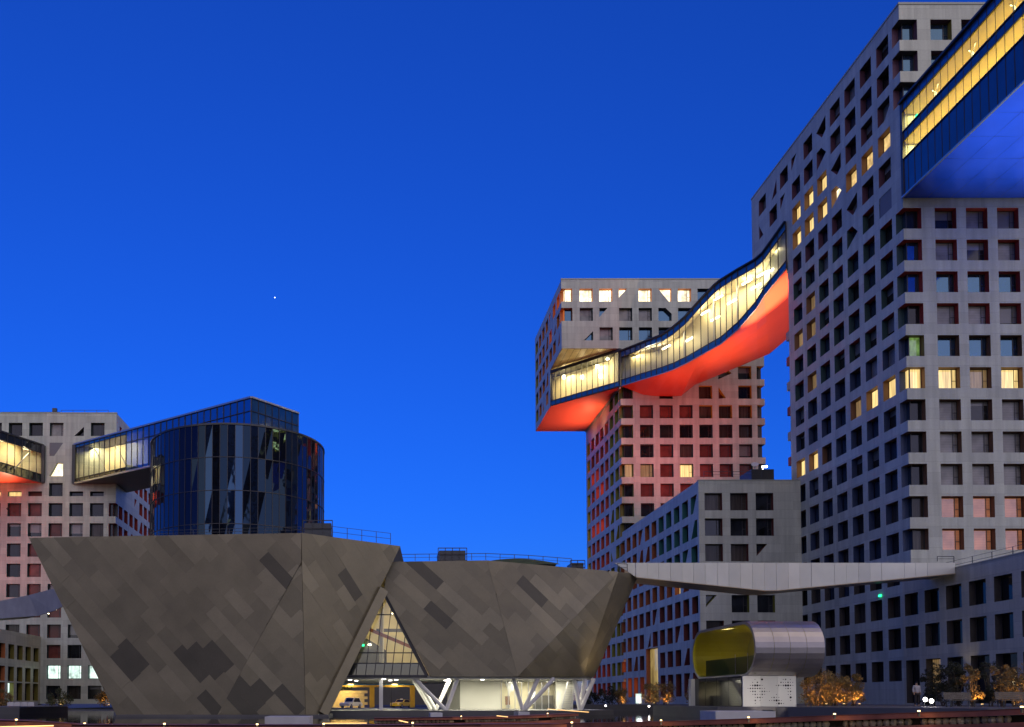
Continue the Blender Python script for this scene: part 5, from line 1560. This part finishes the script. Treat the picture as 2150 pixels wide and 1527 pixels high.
def bank(name, label, path, capz, caph, stoneh, gaps=(), lights=(), lit=True, group=None, short=''):
    """path: (px,Y,top py) from left to right"""
    r = thing(name, label, 'retaining wall', W(path[0][0], path[0][2], path[0][1]))
    pts = [W(px, py, Y) for px, Y, py in path]
    for a, c in zip(pts, pts[1:]):
        d = (c - a); nrm = V((-d.y, d.x, 0)).normalized()
        if nrm.y < 0: nrm = -nrm
        b = MB(); b.prism([a, c, c + nrm * .9, a + nrm * .9], (0, 0, -.03)); b.prism([a, c, c + nrm * .02, a + nrm * .02], (0, 0, -caph)); b.build('steel_edge', ['corten'], r)
        if stoneh:
            L = d.length; n = max(1, int(L / .15))
            for i in range(n):
                f = (i + .5) / n
                p = a.lerp(c, f)
                if PRJ(p)[0] > 2190 or PRJ(p)[0] < -40: continue
                if any(abs(PRJ(p)[0] - g_) < w_ for g_, w_ in gaps): continue
                m = Matrix.Translation(p + nrm * .22 + V((0, 0, -caph - stoneh))) @ Matrix.Diagonal((.17 * random.uniform(.75, 1.15), .2, stoneh * random.uniform(.85, 1.0), 1)) @ Matrix.Rotation(random.uniform(0, 6), 4, 'Z')
                link('stone', random.choice(STM), r, m)
            b = MB(); b.prism([a + nrm * .36 + V((0, 0, -caph)), c + nrm * .36 + V((0, 0, -caph)), c + nrm * .8 + V((0, 0, -caph)), a + nrm * .8 + V((0, 0, -caph))], (0, 0, -stoneh - .5)); b.build('cage_core', ['gabion_core'], r)
            b = MB(); z_ = V((0, 0, -caph - stoneh)); b.prism([a + z_ - nrm * .1, c + z_ - nrm * .1, c + z_ + nrm * .3, a + z_ + nrm * .3], (0, 0, -.25)); b.build('steel_edge', ['corten'], r)
    for il, (px, Y, py) in enumerate(lights):
        p = W(px, py, Y)
        li = thing('marker_light', ORD[il] + ' small marker light on the ' + short, 'light', p, 'marker lights along the pond edge')
        b = MB(); b.box(p.x - .02, p.x + .02, p.y - .1, p.y - .06, p.z - .1, p.z + .02); b.build('body', ['steel_dark'], li)
        b = MB(); b.box(p.x - .02, p.x + .02, p.y - .105, p.y - .055, p.z + .021, p.z + .05); b.build('lens', ['lamp_orange'], li)
        if lit: lamp('glow', 'POINT', (p.x, p.y - .25, p.z - .1), 1.1, (1.0, .62, .28), li, size=.05)
    return r
bank('pond_wall', 'rust steel edge over a cage of pale stones along the right foreground',
     [(1180, 27.2, 1519), (1386, 25.5, 1515), (1569, 24, 1509), (1749, 22.6, 1502), (1925, 21.3, 1496), (2050, 20.3, 1492), (2180, 19.2, 1486)],
     -.6, .14, .17, gaps=((1570, 12), (1748, 9), (1918, 14), (2130, 12)), lights=((1386, 25.4, 1515), (1569, 23.9, 1509), (1749, 22.5, 1502), (1925, 21.2, 1496), (2140, 19.4, 1487.5)), short='right foreground pond wall')
bank('pond_wall', 'dim rust steel edge with stones in the middle of the pond',
     [(786, 33, 1508), (950, 33, 1506), (1110, 34, 1503), (1215, 35, 1498)], -.7, .1, .12, gaps=((1150, 12), (970, 10)), lights=((968, 32.9, 1506), (1149, 34.2, 1500)), short='dim wall in the middle of the pond')
bank('pond_wall', 'rust steel edge running along the bottom of the picture',
     [(150, 20, 1522), (500, 20, 1523), (800, 20, 1523), (1010, 20, 1521), (1190, 21, 1520)], -.6, .2, 0, lights=((347, 19.9, 1523), (541, 19.9, 1524), (680, 19.9, 1523), (866, 19.9, 1521), (1199, 21, 1520)), short='rust edge along the bottom of the picture')
bank('pond_wall', 'rust steel edge at the lower left corner with a bright light strip',
     [(-60, 22, 1511), (60, 22, 1514), (180, 22.5, 1521)], -.5, .2, 0, lights=((37, 21.9, 1514), (180, 22.4, 1522)), short='rust edge at the lower left corner')
def strip_light(label, a, c):
    r = MB(); r.bar(a, c, .025, .025)
    o = tag(r.build('light_strip', ['strip_orange']), label, 'light', 'light strips')
strip_light('glowing orange light strip at the lower left corner of the pond', W(-20, 1527, 18), W(112, 1524, 19))
strip_light('orange light strip in the pond below the glazed lobby', W(1150, 1489, 45), W(1236, 1495.5, 42))
strip_light('short orange light strip on the dim middle pond edge', W(1043, 1503, 33.3), W(1066, 1505.5, 32.8))
strip_light('bright orange light strip left of the middle pond edge', W(838, 1513, 27), W(856, 1517, 26))
strip_light('long yellow light line in the water below the passage', W(680, 1519, 30), W(770, 1518.5, 30))

# ================================================================== plants
mat('leaf_dry', (.22, .15, .05), .7, vary=.3, vscale=3)
mat('leaf_green', (.055, .07, .025), .7, vary=.3, vscale=3)
mat('leaf_dark', (.03, .035, .018), .8, vary=.3, vscale=3)
mat('bark', (.08, .06, .04), .9)
def bush_mesh(seed, h, w, n, leaf, size):
    rnd = random.Random(seed)
    b = MB()
    clumps = [(V((rnd.uniform(-.36, .36) * w, rnd.uniform(-.3, .3) * w, h * rnd.uniform(.12, .92))), rnd.uniform(.16, .32)) for _ in range(16)]
    for _ in range(n):
        c, r = rnd.choice(clumps)
        r *= min(w, h) * (1.0 - .35 * (c.z / h))
        while True:
            d = V((rnd.uniform(-1, 1), rnd.uniform(-1, 1), rnd.uniform(-1, 1)))
            if d.length < 1: break
        p = c + d * r
        if p.z < .04: p.z = rnd.uniform(.04, .3)
        s = size * rnd.uniform(.6, 1.4)
        u = V((rnd.uniform(-1, 1), rnd.uniform(-1, 1), rnd.uniform(-1, 1))).normalized()
        v = u.cross(V((rnd.uniform(-1, 1), rnd.uniform(-1, 1), rnd.uniform(-1, 1)))).normalized()
        b.poly([p - u * s, p + v * s * .45, p + u * s, p - v * s * .45])
    return b.mesh('foliage', [leaf])
def stems_mesh(seed, h, w):
    rnd = random.Random(seed + 99); b = MB()
    for _ in range(7):
        a = V((rnd.uniform(-.12, .12) * w, rnd.uniform(-.12, .12) * w, 0))
        c = V((rnd.uniform(-.4, .4) * w, rnd.uniform(-.35, .35) * w, h * rnd.uniform(.6, .95)))
        m = a.lerp(c, .5) + V((rnd.uniform(-.1, .1), rnd.uniform(-.1, .1), .1))
        b.tube(a, m, .03, .022, 5, caps=False); b.tube(m, c, .022, .008, 5, caps=False)
    return b.mesh('stem', ['bark'])
def plant(name, label, px, Y, zg, h, w, leaf='leaf_dry', lit=0.0, n=1500, size=.09, seed=0, ldx=0.0, group=None, col=(1.0, .50, .16)):
    x = Xof(px, Y)
    r = thing(name, label, 'shrub', (x, Y, zg), group)
    link('foliage', bush_mesh(seed, h, w, n, leaf, size), r, Matrix.Translation((x, Y, zg)))
    link('stem', stems_mesh(seed, h, w), r, Matrix.Translation((x, Y, zg)))
    if lit:
        u = V((x + ldx, Y - w * .5 - .25, zg))
        t_ = thing('garden_uplight', 'uplight under the ' + label, 'light', u, 'garden uplights')
        b = MB(); b.tube(u, u + V((0, .02, .16)), .07, .09, 8); b.build('body', ['steel_dark'], t_)
        b = MB(); b.tube(u + V((0, .02, .162)), u + V((0, .02, .18)), .075, .075, 8); b.build('lens', ['lamp_orange'], t_)
        lamp('beam', 'SPOT', u + V((0, 0, .24)), lit * .62, col, t_, size=.05, to=V((x, Y, zg + h * .4)), spot=85, blend=.9)
    return r
G = 'uplit shrubs by the pond'
PLN = [
    ('orange lit shrub nearest the perforated pavilion wall', 1715, 66.0, 2.7, 2.3, 'leaf_dry', 420, 0.0),
    ('orange lit shrub in the middle of the row right of the pavilion', 1752, 67.0, 2.5, 1.9, 'leaf_dry', 300, 0.1),
    ('orange lit shrub at the right end of the row beside the pavilion', 1790, 66.5, 2.7, 1.8, 'leaf_dry', 380, -.1),
    ('dark bamboo clump behind the left bench', 1982, 64.0, 3.2, 2.2, 'leaf_dark', 0, 0),
    ('tall orange lit shrub between the two benches', 2043, 60.0, 3.0, 1.35, 'leaf_dry', 420, 0.0),
    ('dark bamboo clump between the two tall lit shrubs on the right', 2082, 62.0, 3.5, 1.8, 'leaf_dark', 0, 0),
    ('broad orange lit shrub behind the right bench at the edge', 2132, 57.5, 3.1, 2.3, 'leaf_dry', 520, .5),
    ('dark bamboo clump left of the person in front of the wing', 2010, 63.0, 3.3, 1.8, 'leaf_dark', 0, 0),
    ('dark shrub behind the rightmost slanted cinema columns', 1243, 99.0, 1.7, 2.6, 'leaf_dark', 0, 0),
    ('dark shrub with an orange glow below the fiery windows', 1281, 98.6, 2.0, 2.8, 'leaf_dark', 0, 0),
    ('small orange lit shrub below the fiery windows', 1302, 98.4, 2.0, 1.7, 'leaf_dry', 120, 0.1),
    ('orange lit shrub in front of the lit entrance of the middle block', 1364, 98.6, 2.3, 2.0, 'leaf_dry', 190, 0.1),
    ('taller orange lit shrub right of the lit entrance', 1394, 98.2, 2.7, 2.3, 'leaf_dry', 210, 0.0),
    ('dimly lit shrub left of the pavilion base', 1458, 97.9, 2.2, 2.2, 'leaf_dry', 70, 0.0),
    ('round brown shrub with two orange lights at the lower left', 122, 92.0, 1.9, 3.6, 'leaf_green', 70, 1.0),
    ('dark orange lit shrub at the left foot of the cinema', 221, 84.0, 1.7, 1.9, 'leaf_dry', 120, .7),
    ('dark brown shrub at the left edge of the frame', 3, 92.0, 1.9, 2.6, 'leaf_dry', 15, 0),
    ('low orange lit shrub directly right of the pavilion tube', 1735, 71.0, 2.6, 2.2, 'leaf_dry', 260, 0.0),
    ('low orange lit shrub behind the row beside the pavilion', 1772, 72.0, 2.6, 2.2, 'leaf_dry', 260, 0.0),
    ('narrow orange lit shrub close to the right edge of the frame', 2105, 59.5, 3.0, 1.5, 'leaf_dry', 220, 0.1),
    ('dark shrub behind the left bench seat', 1960, 66.0, 2.4, 1.8, 'leaf_dark', 0, 0),
]
for i, (lb, px, Y, h, w, lf, e, dx) in enumerate(PLN):
    zg = PLAZA_Z if px > 1480 else (-.5 if px > 1000 else -.62)
    plant('bamboo_clump' if 'bamboo' in lb else 'shrub', lb, px, Y, zg, h, w, lf, e, 1700 if Y < 80 else 1200, .085 if Y < 80 else .1, 40 + i, dx, G)
for i, px in enumerate((703, 718, 733)):
    plant('shrub', ('left', 'middle', 'right')[i] + 'most green shrub above the ochre wall in the passage', px, 153, 1.4, 1.7, 1.7, 'leaf_green', 0, 600, .1, 80 + i, 0, G)
b = MB(); b.box(Xof(690, 152), Xof(748, 152), 151.5, 155, STREET_Z, 1.42); tag(b.build('planter', ['concrete']), 'raised planter behind the ochre wall in the passage', 'planter')
# planter boxes, lower left
for k in range(4):
    x0 = lerp(Xof(15, 90), Xof(72, 90), k / 4); x1 = lerp(Xof(15, 90), Xof(72, 90), (k + 1) / 4)
    b = MB(); b.box(x0 + .02, x1 - .02, 90, 91, -.62, Zof(1475, 90)); b.box(x0 + .12, x1 - .12, 90.1, 90.9, Zof(1475, 90), Zof(1475, 90) + .04)
    tag(b.build('planter_box', ['concrete_light']), ('leftmost', 'second', 'third', 'rightmost')[k] + ' pale concrete planter box of the row at the lower left', 'planter', 'planter boxes')
for px, py in ((38, 1487),):
    pass

# ================================================================== benches, lamps, sign
mat('bench_wood', (.16, .14, .11), .6, vary=.15, vscale=5)
def bench(label, px, Y, L):
    x = Xof(px, Y)
    r = thing('park_bench', label, 'bench', (x, Y, PLAZA_Z), 'benches on the right plaza')
    for k in range(4):
        b = MB(); b.box(x - L / 2, x + L / 2, Y - .45 + k * .115, Y - .35 + k * .115, PLAZA_Z + .42, PLAZA_Z + .46); b.build('seat_slat', ['bench_wood'], r)
    for k in range(4):
        z_ = PLAZA_Z + .50 + k * .11; b = MB(); b.box(x - L / 2, x + L / 2, Y + .05 + k * .02, Y + .09 + k * .02, z_, z_ + .095); b.build('back_slat', ['bench_wood'], r)
    for s in (-1, 1):
        xx = x + s * (L / 2 - .15)
        b = MB(); b.bar((xx, Y - .4, PLAZA_Z), (xx, Y - .42, PLAZA_Z + .42), .06, .06, up=V((0, 1, 0))); b.build('leg', ['steel_dark'], r)
        b = MB(); b.bar((xx, Y + .02, PLAZA_Z), (xx, Y + .15, PLAZA_Z + .94), .06, .06, up=V((0, 1, 0))); b.build('leg', ['steel_dark'], r)
bench('wooden bench in front of the tall lit shrub right of the white floodlights', 2012, 55.0, 1.75)
bench('wooden bench at the right edge of the frame', 2125, 52.0, 1.9)
for k, (px, py, lb) in enumerate(((1942, 1469, 'left one of the two glaring white ground floodlights beside the person'), (1955, 1472, 'right one of the two glaring white ground floodlights beside the person'))):
    p = W(px, py, 59.0)
    r = thing('ground_floodlight', lb, 'lamp', (p.x, p.y, PLAZA_Z), 'white ground floodlights')
    b = MB(); b.tube((p.x, p.y + .1, PLAZA_Z), (p.x, p.y + .1, p.z), .04, None, 6); b.tube((p.x, p.y + .15, p.z), (p.x, p.y - .03, p.z), .12, .16, 12); b.build('body', ['steel_dark'], r)
    b = MB(); b.tube((p.x, p.y - .031, p.z), (p.x, p.y - .06, p.z), .145, None, 12); b.build('lens', ['lamp_white'], r)
    lamp('beam', 'POINT', (p.x, p.y - .3, p.z), 14, (1.0, .92, .95), r, size=.1)
# wall splash above the left bench
lamp('wall_spot', 'SPOT', (49.6, 74.2, 2.0), 60, (1.0, .80, .45), tP, size=.05, to=(AX, 75.2, 5.0), spot=60, blend=.7)
b = MB(); b.tube((49.6, 74.2, PLAZA_Z), (49.6, 74.2, 1.9), .04, None, 6); b.tube((49.6, 74.2, 1.75), (49.6, 74.2, 1.92), .09, None, 8); tag(b.build('garden_lamp_post', ['steel_dark']), 'thin dark lamp post lighting the wing wall behind the bamboo', 'lamp post')
b = MB(); p = W(1341, 1467, 99); b.box(p.x - .3, p.x + .3, p.y, p.y + .15, p.z - .55, p.z + .55)
sg = thing('light_box_sign', 'small glowing white light box sign beside the lit entrance', 'sign', (p.x, p.y, -.5)); b.build('panel', ['pane_white'], sg)
b = MB(); b.box(p.x - .3, p.x - .2, p.y + .16, p.y + .22, -.5, p.z - .55); b.box(p.x + .2, p.x + .3, p.y + .16, p.y + .22, -.5, p.z - .55); b.build('leg', ['steel_dark'], sg)
lamp('sign_glow', 'POINT', (p.x, p.y - .4, p.z), 20, (.95, .9, 1.0), sg, size=.3)
for k, (px, py, Y) in enumerate(((1271, 1482, 96), (1362, 1483, 90))):
    p = W(px, py, Y); r = thing('pond_spotlight', ('white', 'brighter white')[k] + ' spotlight low on the far pond edge ' + ('below the fiery windows', 'below the lit entrance')[k], 'lamp', (p.x, p.y, WATER_Z), 'pond spotlights')
    b = MB(); b.tube((p.x, p.y, WATER_Z - .5), (p.x, p.y, p.z - .1), .05, None, 6); b.tube((p.x, p.y + .1, p.z), (p.x, p.y - .1, p.z), .08, .1, 10); b.build('body', ['steel_dark'], r)
    b = MB(); b.tube((p.x, p.y - .101, p.z), (p.x, p.y - .13, p.z), .09, None, 10); b.build('lens', ['lamp_white'], r)

# ================================================================== person
mat('shirt', (.42, .42, .46), .8, vary=.08, vscale=6)
mat('trousers', (.02, .02, .025), .8)
mat('skin', (.40, .26, .19), .6)
mat('hair', (.012, .01, .01), .5)
def skin_obj(name, verts, edges, radii, mat_, parent, root=0):
    me = bpy.data.meshes.new(name); me.from_pydata(verts, edges, []); me.materials.append(MATS[mat_])
    o = bpy.data.objects.new(name, me); COL.objects.link(o); o.parent = parent
    md = o.modifiers.new('skin', 'SKIN'); md.use_smooth_shade = True
    sv = me.skin_vertices[0].data if me.skin_vertices else None
    if sv is None:
        return o
    for i, r in enumerate(radii): sv[i].radius = r if isinstance(r, tuple) else (r, r)
    sv[root].use_root = True
    o.modifiers.new('sub', 'SUBSURF').levels = 1
    o.modifiers['sub'].render_levels = 2
    return o
def person(px, Y):
    x = Xof(px, Y)
    r = thing('person', 'person in a pale shirt and dark trousers standing with the back to the camera', 'person', (x, Y, PLAZA_Z), rz=radians(8))
    vs_ = [(0, 0, .95), (0, 0, 1.15), (0, .01, 1.38), (0, .01, 1.5), (0, .02, 1.66), (.19, 0, 1.42), (.25, .02, 1.14), (.24, -.06, .92), (.24, -.08, .82), (-.19, 0, 1.42), (-.26, .03, 1.14), (-.25, -.05, .92), (-.25, -.07, .82),
           (.10, 0, .9), (.11, .0, .5), (.12, .02, .08), (.12, -.10, .03), (-.10, 0, .9), (-.12, -.03, .5), (-.13, .03, .08), (-.13, -.09, .03)]
    ed = [(0, 1), (1, 2), (2, 3), (3, 4), (2, 5), (5, 6), (6, 7), (7, 8), (2, 9), (9, 10), (10, 11), (11, 12), (0, 13), (13, 14), (14, 15), (15, 16), (0, 17), (17, 18), (18, 19), (19, 20)]
    rad = [(.15, .11), (.15, .11), (.17, .11), .06, (.085, .105), .07, .05, .04, .035, .07, .05, .04, .035, .09, .065, .05, .045, .09, .065, .05, .045]
    bo_ = skin_obj('body', vs_, ed, rad, 'skin', r)
    skin_obj('shirt', [(0, 0, .9), (0, 0, 1.15), (0, .01, 1.4), (.2, 0, 1.43), (.26, .02, 1.16), (.255, -.04, .98), (-.2, 0, 1.43), (-.27, .03, 1.16), (-.265, -.03, .98)],
             [(0, 1), (1, 2), (2, 3), (3, 4), (4, 5), (2, 6), (6, 7), (7, 8)], [(.19, .14), (.18, .13), (.19, .13), .09, .07, .06, .09, .07, .06], 'shirt', r)
    skin_obj('trousers', [(0, 0, .97), (.1, 0, .88), (.11, 0, .5), (.12, .02, .1), (-.1, 0, .88), (-.12, -.03, .5), (-.13, .03, .1)], [(0, 1), (1, 2), (2, 3), (0, 4), (4, 5), (5, 6)],
             [(.17, .13), .12, .085, .075, .12, .085, .075], 'trousers', r)
    skin_obj('hair', [(0, -.01, 1.68), (0, -.01, 1.75)], [(0, 1)], [(.1, .12), (.085, .1)], 'hair', r)
for_skin = True
bpy.context.view_layer.update()
person(1925, 62.5)

# ================================================================== cars seen through the passage
mat('car_white', (.7, .7, .68), .3, .1); mat('car_yellow', (.75, .5, .03), .3, .1); mat('car_glass', (.01, .01, .012), .05, ior=1.8); mat('tyre', (.02, .02, .02), .8)
def car(name, label, px, Y, rz, paint, suv):
    x = Xof(px, Y); z0 = STREET_Z + .004
    r = thing(name, label, 'car', (x, Y, z0), rz=rz)
    M_ = wm(r)
    L, Wd, H = (4.5, 1.8, 1.75) if suv else (4.6, 1.75, 1.42)
    prof = [(-L / 2, .35), (-L / 2, .75), (-L / 2 + .15, .9), (-L * .2, 1.0 if suv else .95), (L / 2 - .25, .92), (L / 2, .8), (L / 2, .35)]
    b = MB(); b.prism([(px_, -Wd / 2, pz) for px_, pz in prof], (0, Wd, 0)); bo_ = b.build('body', [paint], r, mtx=M_)
    md = bo_.modifiers.new('bevel', 'BEVEL'); md.width = .09; md.segments = 3
    cab = [(-L * .18, .96), (-L * .05, H), (L * .30 if suv else L * .22, H), (L * .46 if suv else L * .40, .94)]
    b = MB(); b.prism([(px_, -Wd / 2 + .1, pz) for px_, pz in cab], (0, Wd - .2, 0)); cb = b.build('cabin', [paint], r, mtx=M_)
    md = cb.modifiers.new('bevel', 'BEVEL'); md.width = .07; md.segments = 2
    cc = [(lerp(p_[0], .1 * L, .14), lerp(p_[1], (H + 1) / 2, .18)) for p_ in cab]
    for s in (-1, 1):
        b = MB(); b.poly([(px_, s * (Wd / 2 - .085), pz) for px_, pz in cc][::s]); b.build('side_window', ['car_glass'], r, mtx=M_)
    for (xa, za), (xb, zb_) in ((cab[0], cab[1]), (cab[3], cab[2])):
        s = -1 if xa < 0 else 1
        o_ = .03 * s
        b = MB(); b.poly([(lerp(xa, xb, .15) + o_, -Wd / 2 + .22, lerp(za, zb_, .15)), (lerp(xa, xb, .15) + o_, Wd / 2 - .22, lerp(za, zb_, .15)), (lerp(xa, xb, .88) + o_, Wd / 2 - .28, lerp(za, zb_, .88)), (lerp(xa, xb, .88) + o_, -Wd / 2 + .28, lerp(za, zb_, .88))]); b.build('windscreen', ['car_glass'], r, mtx=M_)
    for xw in (-L * .31, L * .31):
        for s in (-1, 1):
            b = MB(); b.tube((xw, s * (Wd / 2 - .2), .33), (xw, s * (Wd / 2 + .01), .33), .33, None, 16); w_ = b.build('wheel', ['tyre'], r, mtx=M_)
            b = MB(); b.tube((xw, s * (Wd / 2 + .011), .33), (xw, s * (Wd / 2 + .03), .33), .19, None, 10); b.build('rim', ['steel'], w_, mtx=M_)
    for s in (-1, 1):
        b = MB(); b.box(-L / 2 - .02, -L / 2 + .05, s * Wd * .36 - .17, s * Wd * .36 + .17, .62, .76); b.build('headlight', ['white_paint'], r, mtx=M_)
        b = MB(); b.box(L / 2 - .05, L / 2 + .02, s * Wd * .38 - .14, s * Wd * .38 + .14, .62, .78); b.build('tail_light', ['reveal_red'], r, mtx=M_)
    if not suv:
        b = MB(); b.box(-.1, .12, -.2, .2, H + .001, H + .14); b.build('roof_sign', ['white_paint'], r, mtx=M_)
car('parked_car', 'white off road car seen through the cinema passage in front of the lit wall', 737, 143, radians(62), 'car_white', True)
car('taxi', 'yellow taxi seen through the right bay of the gold portal', 843, 146, radians(60), 'car_yellow', False)
tl_ = thing('added_street_lamp', 'added street lamp beyond the gold portal lighting the yellow taxi', 'street lamp', (Xof(822, 140), 140, STREET_Z))
b = MB(); b.tube((Xof(822, 140), 140, STREET_Z), (Xof(822, 140), 140, 3.6), .07, .05, 8); b.build('pole', ['steel_dark'], tl_)
b = MB(); b.box(Xof(822, 140) - .3, Xof(822, 140) + .3, 139.6, 140, 3.6, 3.7); b.build('head', ['lamp_warm'], tl_)
lamp('street_light', 'POINT', (Xof(822, 140), 139.6, 3.3), 700, (1.0, .78, .4), tl_, size=.15)  # lamp added here to brighten the taxi and the white car

# ================================================================== evening star
b = MB()
c_ = W(577, 625, 3200); r_ = 2.3
for k in range(8):
    a0, a1 = 2 * pi * k / 8, 2 * pi * (k + 1) / 8
    for s in (-1, 1):
        b.poly([c_ + V((cos(a0) * r_, sin(a0) * r_, 0)), c_ + V((cos(a1) * r_, sin(a1) * r_, 0)), c_ + V((0, 0, r_ * s))])
mat('starlight', (1, 1, 1), emit=(.8, .92, 1), es=4)
tag(b.build('star', ['starlight']), 'single bright star in the middle of the blue sky', 'star')
